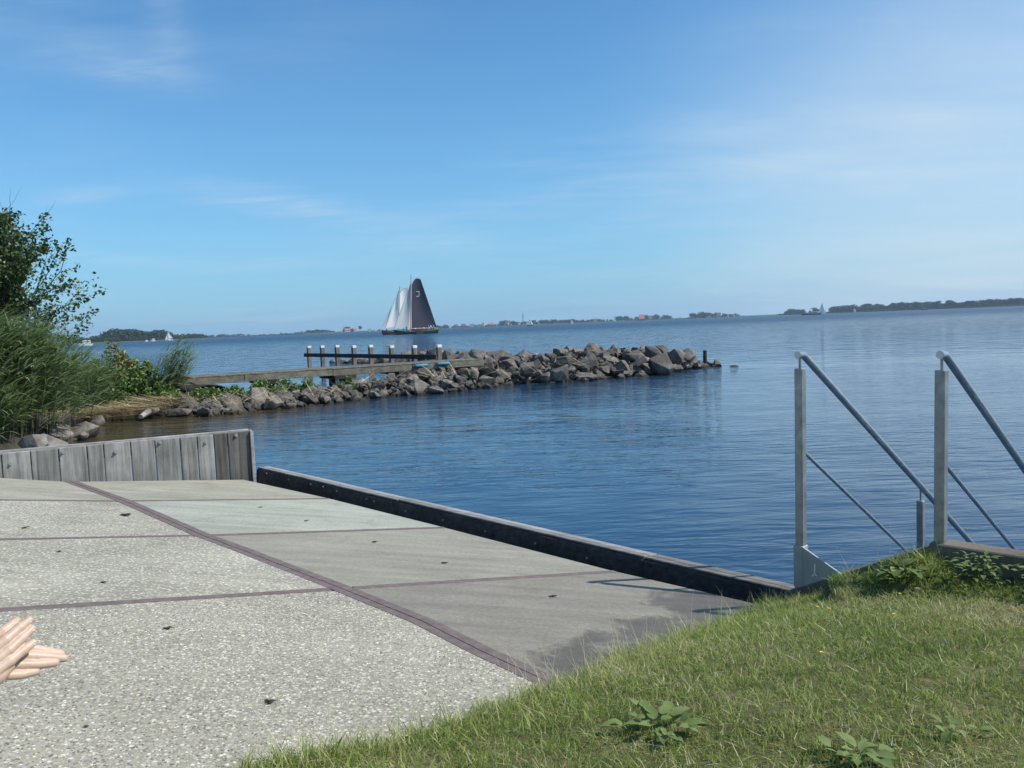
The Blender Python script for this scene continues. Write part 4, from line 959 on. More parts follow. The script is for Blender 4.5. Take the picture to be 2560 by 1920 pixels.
def herb(px_, py_, D, w_, h_, n, label, seed_frac=0.0, cat='plant'):
    top = at_d(px_, py_, D); base = Vector((top.x, top.y, max(0.02, float(bank_z(np.array([top.x]), np.array([top.y]))[0][0]))))
    base.z = min(base.z, top.z - 0.1) if top.z - base.z > 0.15 else top.z - 0.3
    root = empty('shore_plant', base, label=label, cat=cat, group='green plants on the shore and breakwater'); hh = top.z - base.z
    bm = bmesh.new(); P = []; sd = []
    ns = max(5, int(w_ * 14))
    for k in range(ns):
        a = random.uniform(0, 6.28); rr_ = random.uniform(0, 0.5) * w_; q0 = Vector((math.cos(a) * rr_ * 0.6, math.sin(a) * rr_ * 0.6, -0.05)); q1 = Vector((math.cos(a) * rr_ + 0.12 * hh, math.sin(a) * rr_, hh * random.uniform(0.75, 1.0) * (1 - 0.7 * (rr_ / w_))))
        tube(bm, [q0, q0.lerp(q1, 0.5) + Vector((0, 0, 0.05 * hh)), q1], [0.006, 0.005, 0.002], 4)
        for i in range(max(2, n // ns)):
            f = random.uniform(0.1, 1.02); q = q0.lerp(q1, f); sp_ = 0.12 * (1.1 - f) + 0.035
            v = q + Vector((random.gauss(0, sp_), random.gauss(0, sp_), random.gauss(0, sp_ * 0.6)))
            (sd if (f > 0.45 and random.random() < seed_frac) else P).append(v)
    from_bm('stem', bm, M['twig'], root)
    P = np.array(P); v, f, t_ = leaf_cloud(P, RNG.uniform(0.07, 0.15, len(P)), np.clip(RNG.normal(0.48, 0.25, len(P)), 0, 1), 0.3, 0.42)
    link('foliage', np_mesh('foliage', v, f, {'tone': t_}), M['herb'], root, kind='stuff')
    if sd:
        P = np.array(sd); v, f, t_ = leaf_cloud(P, RNG.uniform(0.035, 0.07, len(P)), np.clip(RNG.normal(0.5, 0.25, len(P)), 0, 1), 0.0, 0.8)
        link('seed_head', np_mesh('seed_head', v, f, {'tone': t_}), M['seed'], root, kind='stuff')
herb(258, 832, 20.4, 0.75, 1, 2600, 'tall plant with a large brown seed head, beside the reeds', 0.6)
herb(318, 878, 20.7, 0.6, 1, 1900, 'shorter plant with a pointed brown seed head, right of the tallest one', 0.55)
herb(222, 890, 20.2, 1.2, 1, 2800, 'leafy green plant low in front of the brown seed heads', 0.05)
herb(290, 915, 20.3, 1.1, 1, 2600, 'leafy green plant at the back of the dry reed heap', 0.08)
herb(355, 895, 20.8, 1.0, 1, 2200, 'leafy green plant between the seed heads and the jetty', 0.1)
herb(395, 955, 20.3, 0.9, 1, 1500, 'leafy green plant hiding the shore end of the jetty', 0.05)
herb(428, 975, 20.3, 0.8, 1, 1200, 'leafy green plant below the first jetty pile', 0.0)
herb(510, 968, 20.7, 0.9, 1, 1300, 'light green plant on the stones left of the second jetty beam', 0.0)
herb(580, 962, 21.2, 0.8, 1, 900, 'sparse green plant on the stones under the jetty', 0.05)
herb(640, 946, 21.5, 0.9, 1, 1100, 'green plant at the second jetty beam', 0.0)
herb(705, 942, 21.9, 0.9, 1, 1100, 'green plant right of the second jetty beam', 0.1)
herb(760, 940, 22.3, 0.7, 1, 700, 'sparse green plant on the stones before the third jetty beam', 0.1)
herb(865, 938, 22.9, 0.6, 1, 600, 'blue-green plant below the third jetty beam', 0.0)
herb(1120, 925, 24.9, 0.5, 1, 350, 'grassy green tuft below the blue fenders', 0.0)

# dry reed litter
M['straw'] = leaf_mat('straw', [(0, (0.12, 0.085, 0.05)), (0.5, (0.42, 0.33, 0.19)), (1, (0.68, 0.57, 0.37))], 0.7, 0.1)
def litter(pts, n, l0, l1, label, along_az=0.0, sp_=0.5, up=0.35):
    ps = []; 
    for (px_, py_, zz, rx, ry) in pts:
        c = at_z(px_, py_, zz); x = RNG.normal(c.x, rx, n); y = RNG.normal(c.y, ry, n); z = np.maximum(np.full(n, zz), bank_z(x, y)[0] + 0.03) + RNG.uniform(-0.02, 0.16, n)
        ps.append(blades(x, y, z, RNG.uniform(l0, l1, n), RNG.uniform(0.010, 0.026, n), np.pi / 2 - np.abs(RNG.normal(0, up, n)), RNG.normal(0, 0.15, n), np.clip(RNG.normal(0.55, 0.25, n), 0, 1), seg=2, lean_az=along_az + RNG.normal(0, sp_, n) + np.pi * (RNG.random(n) < 0.5)))
    V, FF, T = merge(ps); c = at_z(*pts[0][:3])
    return link('dry_reeds', np_mesh('dry_reeds', V, FF, {'tone': T}), M['straw'], label=label, kind='stuff')
litter([(185, 1046, 0.12, 0.30, 0.14), (240, 1040, 0.14, 0.35, 0.15), (300, 1034, 0.15, 0.35, 0.15), (350, 1030, 0.16, 0.25, 0.15), (385, 1012, 0.26, 0.25, 0.2)], 330, 0.3, 0.9, 'heap of washed-up dry yellow reeds at the water edge', -0.05, 0.25, 0.12)
litter([(480, 1010, 0.3, 0.25, 0.2), (590, 1010, 0.3, 0.3, 0.2), (720, 990, 0.4, 0.3, 0.2), (680, 1005, 0.3, 0.3, 0.2), (820, 990, 0.35, 0.3, 0.2), (950, 965, 0.4, 0.4, 0.3), (1120, 945, 0.45, 0.4, 0.3), (1430, 915, 0.6, 0.4, 0.2), (1250, 935, 0.5, 0.5, 0.3)], 42, 0.2, 0.7, 'dry reed stalks caught between the stones', 0.2, 0.9, 0.4)
M['drift'] = wood_mat('driftwood', (0.30, 0.28, 0.25), (0.62, 0.60, 0.55), (3, 20, 20))
p0, p1 = at_z(352, 1042, 0.10), at_z(394, 1024, 0.16); bm = bmesh.new()
tube(bm, [Vector((0, 0, 0)), (p1 - p0) * 0.4 + Vector((0, 0, 0.04)), p1 - p0], [0.05, 0.075, 0.055], 7)
o = from_bm('driftwood', bm, M['drift'], label='pale bleached driftwood log at the end of the dry reed heap', cat='driftwood'); o.location = p0

# tree behind the reeds
M['bark'] = plain('bark', (0.085, 0.068, 0.055), 0.9, 0.35, 14)
M['leaf'] = leaf_mat('tree_leaf', [(0, (0.022, 0.05, 0.013)), (0.4, (0.055, 0.105, 0.028)), (0.75, (0.11, 0.16, 0.05)), (1, (0.22, 0.18, 0.09))], 0.42, 0.25, spec=0.45)
base = Vector((-12.3, 17.2, 0.35)); tree = empty('alder_tree', base, label='dark leafy tree with bare twigs to the right, behind the reeds at the left edge', cat='tree')
rt = random.Random(21); bm = bmesh.new(); tips = []
def limb(p, d, ln, r_, depth):
    pts = [p]; n_ = 5; q = p.copy(); dd = d.copy()
    for i in range(n_):
        dd = (dd + Vector((rt.gauss(0, 0.13), rt.gauss(0, 0.13), rt.gauss(0.03, 0.08)))).normalized(); q = q + dd * ln / n_; pts.append(q.copy())
    tube(bm, pts, [r_ * (1 - 0.75 * i / n_) for i in range(n_ + 1)], 6 if depth < 2 else 4)
    if depth < 3:
        for k in range(rt.randint(3, 5)):
            f = rt.uniform(0.35, 1.0); i = min(n_ - 1, int(f * n_)); b0 = pts[i].lerp(pts[i + 1], f * n_ - i)
            nd = (dd + Vector((rt.gauss(0, 0.55), rt.gauss(0, 0.55), rt.gauss(0.1, 0.4)))).normalized(); limb(b0, nd, ln * rt.uniform(0.45, 0.65), r_ * 0.42, depth + 1)
    if depth >= 1:
        for i in range(2, n_ + 1): tips.append((pts[i], depth))
for d_ in ((0.25, -0.1, 1.0), (-0.4, 0.2, 0.9), (0.40, -0.15, 0.9), (0.3, 0.4, 0.85), (0.48, -0.3, 0.8), (-0.1, -0.5, 0.8)):
    limb(Vector((rt.uniform(-.15, .15), rt.uniform(-.15, .15), -0.1)), Vector(d_).normalized(), rt.uniform(2.3, 3.0), 0.055, 0)
for d_, z_ in (((1.0, -0.1, 0.55), 1.25), ((1.0, -0.25, 0.42), 1.1), ((0.9, -0.3, 0.85), 1.6), ((0.8, 0.1, 1.0), 1.9), ((1.0, 0.0, 0.65), 0.9)):
    limb(Vector((0.9, 0, z_)), Vector(d_).normalized(), 2.1, 0.028, 1)
from_bm('trunk', bm, M['bark'], tree)
P = []
for q, dp in tips:
    wgt = 1.0 if q.x < 1.9 else (0.34 if q.x < 2.5 else 0.14)
    cnt_ = int((34 if dp >= 2 else 20) * wgt + rt.random())
    for k in range(cnt_): P.append(q + Vector((rt.gauss(0, 0.13), rt.gauss(0, 0.13), rt.gauss(0, 0.12))) * (1.0 if wgt == 1 else 0.4))
for k in range(5200):                                                   # inner mass at the left edge of the view
    P.append(Vector((rt.gauss(1.15, 0.52), rt.gauss(0, 0.6), rt.gauss(2.4, 0.66))))
P = np.array(P); P = P[(P[:, 2] < 4.15)]
cl = 0.42 + 0.22 * np.sin(P[:, 0] * 5 + P[:, 2] * 3) * np.cos(P[:, 1] * 4 + P[:, 2] * 4.5)
v, f, t_ = leaf_cloud(P, RNG.uniform(0.06, 0.11, len(P)), np.clip(cl + RNG.normal(0, 0.2, len(P)), 0, 1), 0.2, 0.62)
link('crown', np_mesh('crown', v, f, {'tone': t_}), M['leaf'], tree)

# ------------------------------------------------------------------ far shores
M['shore'] = plain('far_shore_grass', (0.055, 0.075, 0.03), 0.95, 0.3, 0.01)
def shore_strip(pts, hgt, depth, label, name='far_shore'):
    bm = bmesh.new(); fr = [far(px_, D) for px_, D in pts]; n_ = len(fr); vs = []
    for p in fr:
        d_ = Vector((p.x, p.y, 0)).normalized()
        vs.append([bm.verts.new(p + Vector((0, 0, -0.5))), bm.verts.new(p + d_ * 2 + Vector((0, 0, hgt))), bm.verts.new(p + d_ * depth + Vector((0, 0, hgt * 1.2))), bm.verts.new(p + d_ * (depth + 10) + Vector((0, 0, -0.5)))])
    for a, b_ in zip(vs, vs[1:]):
        for k in range(3): bm.faces.new((a[k], b[k] if False else b_[k], b_[k + 1], a[k + 1]))
    bmesh.ops.recalc_face_normals(bm, faces=bm.faces[:]); return from_bm(name, bm, M['shore'], kind='structure', label=label)
shore_strip([(-600, 620), (100, 680), (262, 740), (360, 860), (450, 1000), (528, 1250)], 1.0, 260, 'low wooded spit at the left')
shore_strip([(300, 2600), (520, 2300), (700, 1900), (760, 1700), (840, 1750), (900, 2000), (1090, 2000), (1300, 1900), (1500, 1900), (1690, 1900), (1740, 1700), (1960, 1900)], 1.6, 500, 'low green far shore across the middle')
shore_strip([(1945, 1600), (2080, 1450), (2250, 1350), (2450, 1250), (2600, 1200), (3300, 1000)], 2.4, 400, 'low wooded far shore at the right')

FT = [(0.0, (0.020, 0.042, 0.020)), (0.5, (0.036, 0.064, 0.030)), (1.0, (0.065, 0.095, 0.048))]
M['far_leaf'] = leaf_mat('far_foliage', FT, 0.6, 0.15, spec=0.2)
def far_tree_mesh(seed, kind):
    rg = np.random.default_rng(seed); P = []
    if kind == 'round': blobs = [(rg.normal(0, 0.19), rg.normal(0, 0.19), 0.14 + 0.66 * rg.random(), 0.23 + 0.12 * rg.random()) for _ in range(12)]
    elif kind == 'bush': blobs = [(rg.normal(0, 0.25), rg.normal(0, 0.2), 0.15 + 0.6 * rg.random(), 0.25) for _ in range(10)]
    else: blobs = [(rg.normal(0, 0.12), rg.normal(0, 0.12), 0.55 + 0.33 * rg.random(), 0.17 + 0.09 * rg.random()) for _ in range(9)]
    for bx0, by0, bz0, br in blobs:
        n_ = 70; v = rg.normal(0, 1, (n_, 3)); v /= np.linalg.norm(v, axis=1)[:, None]; v *= (br * rg.uniform(0.55, 1.0, n_) ** 0.5)[:, None]; v[:, 2] *= 0.8
        P.append(v + [bx0, by0, bz0])
    P = np.concatenate(P); P = P[P[:, 2] > 0.0]; P[:, 2] = np.minimum(P[:, 2], 1.02)
    v, f, t_ = leaf_cloud(P, rg.uniform(0.08, 0.15, len(P)), np.clip(rg.normal(0.45, 0.22, len(P)), 0, 1), 0.2, 0.8)
    tv = []; tf = []
    for k in range(5):
        a = 2 * math.pi * k / 5; tv += [(0.025 * math.cos(a), 0.025 * math.sin(a), -0.02), (0.015 * math.cos(a), 0.015 * math.sin(a), 0.6)]
    for k in range(5): tf.append((2 * k, 2 * ((k + 1) % 5), 2 * ((k + 1) % 5) + 1, 2 * k + 1))
    V = np.concatenate([v, tv]); FF = np.concatenate([f, np.array(tf) + len(v)]); T = np.concatenate([t_, np.zeros(len(tv))])
    me = np_mesh('tree', V, FF, {'tone': T}); me.materials.append(M['far_leaf']); return me
FTM = {k: [far_tree_mesh(50 + i * 7 + j, k) for i in range(5)] for j, k in enumerate(('round', 'bush', 'tall'))}
rf = random.Random(5)
def far_trees(x0, x1, D, tops, n, kind, label, group, wid=1.0, spread=40, base_up=0.6):
    for i in range(n):
        px_ = x0 + (x1 - x0) * (i + rf.uniform(0.2, 0.8)) / n
        Di = D(px_) if callable(D) else D
        top = np.interp(px_, [q[0] for q in tops], [q[1] for q in tops]) + rf.uniform(-1.0, 3.0)
        hgt = max(2.0, (horizon(px_) - top) * Di / F + H - base_up)
        if rf.random() < 0.25 and n > 6: hgt *= rf.uniform(0.6, 0.85)
        o = link('tree', rf.choice(FTM[kind]), None, label=label, cat='tree', group=group)
        p = far(px_, Di + rf.uniform(8, spread)); o.location = (p.x, p.y, base_up); wv = hgt * rf.uniform(1.0, 1.5) * wid
        o.scale = (wv, wv, hgt); o.rotation_euler = (0, 0, rf.uniform(0, 6.28))
isl = lambda px_: np.interp(px_, [-600, 100, 262, 360, 450, 528], [620, 680, 740, 860, 1000, 1250])
far_trees(150, 262, isl, [(150, 838), (213, 835), (262, 834)], 9, 'bush', 'dark green tree low on the spit, behind the brown seed heads', 'low trees at the near end of the spit')
far_trees(262, 425, isl, [(262, 828), (289, 821), (330, 820), (363, 825), (408, 823), (430, 832)], 34, 'round', 'dark green tree in the dense wood on the left spit', 'trees in the wood on the left spit', 1.0, 120)
far_trees(262, 425, isl, [(262, 842), (330, 838), (425, 840)], 16, 'bush', 'lower green tree along the front of the wood on the left spit', 'lower trees fronting the wood on the left spit', 1.1, 12)
far_trees(428, 520, isl, [(428, 832), (473, 831), (520, 833)], 14, 'bush', 'dark green tree on the thin tip of the left spit', 'trees on the tip of the left spit', 1.0, 60)
far_trees(525, 735, 2100, [(525, 832), (560, 834), (620, 833), (680, 832), (735, 830)], 16, 'bush', 'small distant tree between the left spit and the rounded wood', 'small distant trees on the left horizon', 1.5)
far_trees(735, 835, 1760, [(735, 828), (770, 826), (808, 819), (825, 823), (835, 828)], 13, 'round', 'dark tree in the rounded wood left of the sailing barges', 'trees in the rounded wood left of the barges', 1.1, 60)
far_trees(860, 884, 1900, [(860, 820), (872, 814), (884, 820)], 3, 'round', 'broad dark tree beside the red roof left of the sailing barges', 'broad trees beside the red roof', 1.0, 20)
far_trees(893, 906, 1900, [(893, 813), (906, 814)], 1, 'tall', 'single tall dark tree standing alone left of the sailing barges', None, 0.8, 10)
far_trees(910, 950, 2000, [(910, 824), (950, 822)], 4, 'bush', 'small tree behind the little white sails left of the barges', 'small trees behind the little white sails', 1.3)
far_trees(1088, 1126, 2000, [(1088, 812), (1126, 812)], 5, 'round', 'dark tree just right of the dark sail', 'trees just right of the dark sail', 1.2)
far_trees(1130, 1240, 2020, [(1130, 814), (1195, 810), (1240, 806)], 14, 'bush', 'dark tree among the red-roofed village houses', 'trees among the village houses', 1.2, 90)
far_trees(1250, 1318, 1930, [(1250, 804), (1265, 800), (1292, 802), (1300, 806), (1318, 803)], 10, 'round', 'dark tree around the mast and red gable at the village end', 'trees at the end of the village', 1.0, 60)
far_trees(1334, 1480, 1930, [(1334, 801), (1400, 798), (1430, 798), (1480, 799)], 22, 'round', 'dark tree in the even belt behind the small white yachts', 'trees in the belt behind the small yachts', 1.2, 60)
far_trees(1440, 1542, 1930, [(1440, 799), (1495, 798), (1520, 796), (1542, 800)], 14, 'round', 'dark tree left of the big red barn roof', 'trees left of the red barn', 1.0, 60)
far_trees(1543, 1582, 1930, [(1543, 791), (1560, 789), (1582, 793)], 6, 'round', 'taller dark tree next to the big red barn roof', 'taller trees next to the red barn', 1.0, 40)
far_trees(1588, 1677, 1930, [(1588, 791), (1610, 788), (1660, 785), (1677, 787)], 15, 'round', 'dark tree in the flat-topped wood behind the red barn', 'trees in the flat-topped wood behind the barn', 1.1, 60)
far_trees(1680, 1728, 1930, [(1680, 795), (1728, 793)], 8, 'tall', 'tiny separate tree on the low shore right of the barn', 'tiny separate trees right of the barn', 0.9, 20)
far_trees(1728, 1784, 1700, [(1728, 783), (1750, 779), (1784, 781)], 9, 'round', 'dark tree in the left half of the farm grove', 'trees in the left half of the farm grove', 1.0, 50)
far_trees(1790, 1850, 1720, [(1790, 781), (1805, 785), (1825, 781), (1850, 784)], 8, 'round', 'dark tree in the right half of the farm grove', 'trees in the right half of the farm grove', 1.0, 50)
far_trees(1854, 1960, 1850, [(1854, 787), (1870, 788), (1900, 790), (1960, 787)], 9, 'bush', 'tiny tree on the bare shore right of the farm grove', 'tiny trees on the bare shore', 1.0, 40)
rsh = lambda px_: np.interp(px_, [1945, 2080, 2250, 2450, 2600, 3300], [1600, 1450, 1350, 1250, 1200, 1000])
far_trees(1960, 2015, rsh, [(1960, 773), (1985, 770), (2015, 773)], 7, 'round', 'dark tree in the small grove left of the motor barge', 'trees in the grove left of the motor barge', 1.0, 40)
far_trees(2022, 2080, rsh, [(2022, 776), (2040, 768), (2060, 776), (2080, 773)], 5, 'round', 'dark tree behind the motor barge and yacht', 'trees behind the motor barge', 0.8, 40)
far_trees(2082, 2222, rsh, [(2082, 766), (2110, 762), (2150, 761), (2190, 757), (2222, 764)], 20, 'round', 'dark tree in the thick wood right of the motor barge', 'trees in the thick wood right of the motor barge', 1.0, 60)
far_trees(2223, 2446, rsh, [(2223, 758), (2300, 754), (2380, 751), (2446, 749)], 30, 'tall', 'tall-stemmed tree in the open row along the right shore', 'tall-stemmed trees in the open row on the right shore', 0.95, 30)
far_trees(2223, 2446, rsh, [(2223, 763), (2446, 756)], 46, 'bush', 'low bush under the open tree row along the right shore', 'bushes under the open tree row', 1.3, 30)
far_trees(2452, 2680, rsh, [(2452, 748), (2560, 743), (2680, 738)], 24, 'round', 'dark tree in the close wood at the right edge', 'trees in the close wood at the right edge', 1.0, 60)

# houses
M['brick'] = plain('house_brick', (0.30, 0.13, 0.085), 0.85, 0.15, 0.6)
M['roof'] = plain('red_roof_tiles', (0.42, 0.13, 0.075), 0.8, 0.15, 0.6)
M['roof_dark'] = plain('brown_roof_tiles', (0.14, 0.085, 0.07), 0.8, 0.15, 0.6)
M['cream'] = plain('cream_wall', (0.62, 0.58, 0.5), 0.8, 0.1, 0.6)
M['glass'] = plain('dark_glass', (0.03, 0.04, 0.05), 0.15, 0.1, 0.6)
def house(px_, D, w_px, wall_h, roof_h, label, roof='roof', wall='brick', rz=0.0, depth=10, hip=0.0):
    p = far(px_, D); wd = w_px * D / F; h_ = empty('house', (p.x, p.y, 1.4), rz - math.atan2(p.x, p.y), label=label, cat='house', group='houses on the far shore')
    bm = bmesh.new(); box(bm, (0, 0, wall_h / 2), (wd / 2, 0, 0), (0, depth / 2, 0), (0, 0, wall_h / 2)); from_bm('wall', bm, M[wall], h_)
    bm = bmesh.new(); e = 0.4; x_, y_ = wd / 2 + e, depth / 2 + e
    vs = [bm.verts.new(q) for q in ((-x_, -y_, wall_h + .05), (x_, -y_, wall_h + .05), (x_, y_, wall_h + .05), (-x_, y_, wall_h + .05), (-x_ + hip * x_, 0, wall_h + roof_h), (x_ - hip * x_, 0, wall_h + roof_h))]
    for f in ((0, 1, 5, 4), (2, 3, 4, 5), (1, 2, 5), (3, 0, 4), (3, 2, 1, 0)): bm.faces.new([vs[i] for i in f])
    rf_ = from_bm('roof', bm, M[roof], h_)
    bm = bmesh.new(); box(bm, (wd * 0.2, 0.5, wall_h + roof_h * 0.9), (0.5, 0, 0), (0, 0.5, 0), (0, 0, 1.2)); from_bm('chimney', bm, M['brick'], rf_)
    for k in range(max(2, int(wd / 4))):
        bm = bmesh.new(); box(bm, (-wd / 2 + wd * (k + 0.5) / max(2, int(wd / 4)), -depth / 2, wall_h * 0.5), (0.7, 0, 0), (0, 0.05, 0), (0, 0, 0.8)); from_bm('window', bm, M['glass'], h_)
    return h_
house(1604, 1895, 13, 2.6, 9.5, 'large barn with a tall red tiled roof before the flat-topped wood', 'roof', 'brick', 0.1, 14, 0.15)
house(1625, 1895, 8, 3, 5.0, 'smaller red house right of the big red barn', 'roof_dark', 'brick', 0.3, 8)
house(1268, 1900, 8, 3, 7.5, 'red house with a steep red roof before the trees at the village end', 'roof', 'brick', -0.5, 8)
house(1228, 1960, 12, 3, 4.5, 'long red-roofed house left of the steep red roof', 'roof', 'brick', 0.1, 9)
house(1207, 1970, 8, 3, 5, 'red-roofed house at the middle of the village', 'roof', 'cream', -0.2, 8)
house(1180, 1980, 9, 3, 4, 'cream house with a brown roof left of the village middle', 'roof_dark', 'cream', 0.2, 8)
house(1158, 1980, 10, 3, 4.5, 'brown-roofed brick house in the left part of the village', 'roof_dark', 'brick', -0.1, 8)
house(1140, 1980, 9, 3, 4.2, 'red-brown house at the left end of the village', 'roof_dark', 'brick', 0.1, 8)
house(868, 1880, 12, 3, 4.5, 'pink-roofed house between the broad trees left of the barges', 'roof', 'cream', 0.1, 9)
house(888, 1880, 7, 3, 4, 'small pale house right of the broad trees left of the barges', 'roof', 'cream', 0.2, 8)
house(1796, 1690, 9, 3, 5.5, 'dark-roofed farmhouse with white walls inside the farm grove', 'roof_dark', 'cream', 0.1, 9, 0.2)
house(1775, 1680, 6, 2.5, 1.2, 'low white shed in front of the farm grove', 'roof_dark', 'white', 0.0, 6)
house(1488, 1895, 9, 3, 4, 'brown-roofed house in the tree belt left of the barn', 'roof_dark', 'cream', 0.1, 8)
house(848, 1890, 11, 3.4, 1.0, 'long low white shed left of the pink-roofed house', 'white', 'white', 0.0, 8)
# arched greenhouse and mast
p = far(1655, 1890); gh = empty('greenhouse', (p.x, p.y, 1.4), label='pale arched shed right of the red barn', cat='shed'); wd = 15 * 1890 / F / 2
bm = bmesh.new(); prev = None
for k in range(13):
    a = math.pi * k / 12; q = (wd * math.cos(a), 5.5 * math.sin(a)); cur = [bm.verts.new((q[0], -8, q[1])), bm.verts.new((q[0], 8, q[1]))]
    if prev: bm.faces.new((prev[0], cur[0], cur[1], prev[1]))
    prev = cur
from_bm('roof', bm, M['white'], gh)
bm = bmesh.new(); vs = [bm.verts.new((wd * 0.97 * math.cos(math.pi * k / 12), -7.9, 5.3 * math.sin(math.pi * k / 12))) for k in range(13)]; bm.faces.new(vs); from_bm('wall', bm, M['roof_dark'], gh)
p = far(1308, 1950); bm = bmesh.new(); tube(bm, [(0, 0, 0), (0, 0, 22), (0, 0, 30)], [1.0, 0.7, 0.3], 6)
for zz in (17, 20, 23): box(bm, (0, 0, zz), (1.8, 0, 0), (0, 1.8, 0), (0, 0, 0.5))
o = from_bm('radio_mast', bm, M['steel'], label='thin radio mast rising above the village trees', cat='mast'); o.location = (p.x, p.y, 1)

# ------------------------------------------------------------------ boats
M['sail_white'] = leaf_mat('white_sail', [(0, (0.72, 0.73, 0.72)), (1, (0.8, 0.8, 0.78))], 0.7, 0.25)
M['sail_grey'] = leaf_mat('grey_sail', [(0, (0.46, 0.50, 0.52)), (1, (0.56, 0.6, 0.62))], 0.7, 0.25)
M['sail_dark'] = leaf_mat('dark_sail', [(0, (0.026, 0.028, 0.046)), (1, (0.032, 0.034, 0.054))], 0.8, 0.12)
M['hull_green'] = plain('green_hull', (0.010, 0.032, 0.026), 0.35, 0.2, 0.8)
M['hull_red'] = plain('maroon_hull', (0.075, 0.022, 0.03), 0.4, 0.2, 0.8)
M['hull_white'] = plain('white_hull', (0.75, 0.75, 0.73), 0.35, 0.05, 0.8)
M['hull_black'] = plain('black_hull', (0.02, 0.02, 0.022), 0.4, 0.2, 0.8)
M['rail_green'] = plain('green_trim', (0.012, 0.12, 0.07), 0.4, 0.15, 0.8)
M['mast_wood'] = plain('mast_wood', (0.36, 0.24, 0.20), 0.5, 0.12, 0.8)
M['teal'] = plain('teal_paint', (0.02, 0.16, 0.15), 0.4, 0.1, 0.8)
def sail(corners, belly, mat, name, parent, n_=9, curve=None):
    """corners: luff bottom, luff top, leech top, leech bottom (3D local); belly: sideways vector"""
    a, b_, c, d_ = (Vector(q) for q in corners); V = []; Fq = []
    for i in range(n_ + 1):
        v = i / n_; l = a.lerp(b_, v); r_ = d_.lerp(c, v)
        for j in range(n_ + 1):
            u = j / n_; p = l.lerp(r_, u) + Vector(belly) * (math.sin(math.pi * u) * math.sin(math.pi * (0.12 + 0.76 * v)))
            if curve: p = p + Vector((0, 0, curve)) * math.sin(math.pi * u) * v ** 4
            V.append(p)
    for i in range(n_):
        for j in range(n_): q = i * (n_ + 1) + j; Fq.append((q, q + 1, q + n_ + 2, q + n_ + 1))
    return link(name, np_mesh(name, V, Fq, {'tone': RNG.random(len(V))}), mat, parent, True)
def hull(bm, L_, B, zk, prof, n_=14):
    """prof(u) -> half-beam factor, sheer height; u from bow 0 to stern 1, hull along +x from -L/2"""
    rings = []
    for i in range(n_ + 1):
        u = i / n_; x_ = -L_ / 2 + L_ * u; hb, sh = prof(u); hb *= B / 2
        rake = 0.6 * (1 - min(1, u / 0.12)) - 0.4 * max(0, (u - 0.9) / 0.1)
        rings.append([bm.verts.new(q) for q in ((x_, -hb, sh), (x_ + rake * .5, -hb * 0.95, sh * 0.35), (x_ + rake, -hb * 0.55, zk), (x_ + rake, hb * 0.55, zk), (x_ + rake * .5, hb * 0.95, sh * 0.35), (x_, hb, sh))])
    for r0, r1 in zip(rings, rings[1:]):
        for k in range(5): bm.faces.new((r0[k], r1[k], r1[k + 1], r0[k + 1]))
        bm.faces.new((r0[5], r1[5], r1[0], r0[0]))
    bm.faces.new(rings[0]); bm.faces.new(rings[-1][::-1]); bmesh.ops.recalc_face_normals(bm, faces=bm.faces[:])
def barge_prof(u): return (min(1, 0.35 + 2.6 * u) if u < 0.3 else (1 if u < 0.78 else 1 - 1.4 * (u - 0.78))), 1.05 + 0.75 * (1 - min(1, u / 0.3)) ** 1.5 + 0.45 * max(0, (u - 0.75) / 0.25)

def person_mesh(name, shirt, legs, seed, sit=False):
    """small crew figure: body, head and limbs in one mesh with three materials"""
    rr_ = random.Random(seed); bm = bmesh.new()
    def part(pts, rad, mi, seg=8):
        n0 = len(bm.faces); tube(bm, pts, rad, seg); bm.faces.ensure_lookup_table()
        for f in bm.faces[n0:]: f.material_index = mi
    hz = 0.35 if sit else 0.9
    for s_ in (-1, 1):
        if sit: part([(0, s_ * 0.1, hz), (0.42, s_ * 0.12, hz + 0.03), (0.45, s_ * 0.12, 0.0)], [0.085, 0.07, 0.05], 1)
        else: part([(0, s_ * 0.09, hz), (0.03, s_ * 0.11, 0.48), (0, s_ * 0.12, 0.0)], [0.09, 0.07, 0.05], 1)
        part([(0, s_ * 0.19, hz + 0.52), (0.06, s_ * 0.25, hz + 0.25), (0.22, s_ * 0.2, hz + 0.12)], [0.05, 0.045, 0.035], 2 if rr_.random() < .5 else 0)
    part([(0, 0, hz - 0.05), (0, 0, hz + 0.2), (0, 0, hz + 0.45), (0, 0, hz + 0.58)], [0.15, 0.145, 0.18, 0.08], 0, 10)
    part([(0, 0, hz + 0.55), (0, 0, hz + 0.66)], [0.055, 0.05], 2)
    part([(0.01, 0, hz + 0.62), (0.01, 0, hz + 0.68), (0.01, 0, hz + 0.76), (0.0, 0, hz + 0.83), (0, 0, hz + 0.86)], [0.05, 0.085, 0.095, 0.07, 0.02], 2, 10)
    part([(-0.02, 0, hz + 0.76), (-0.02, 0, hz + 0.85), (-0.02, 0, hz + 0.88)], [0.102, 0.085, 0.03], 3, 10)
    me = bpy.data.meshes.new(name); bm.to_mesh(me); bm.free(); me.shade_smooth()
    for q in (shirt, legs, M['skin_far'], M['hair_far']): me.materials.append(q)
    return me
M['skin_far'] = plain('skin_far', (0.5, 0.33, 0.25), 0.6, 0.1, 3); M['hair_far'] = plain('hair_far', (0.06, 0.04, 0.03), 0.7, 0.2, 3)
M['cloth_white'] = plain('white_shirt', (0.78, 0.78, 0.78), 0.8, 0.05, 3); M['cloth_navy'] = plain('navy_cloth', (0.02, 0.025, 0.05), 0.8, 0.1, 3)

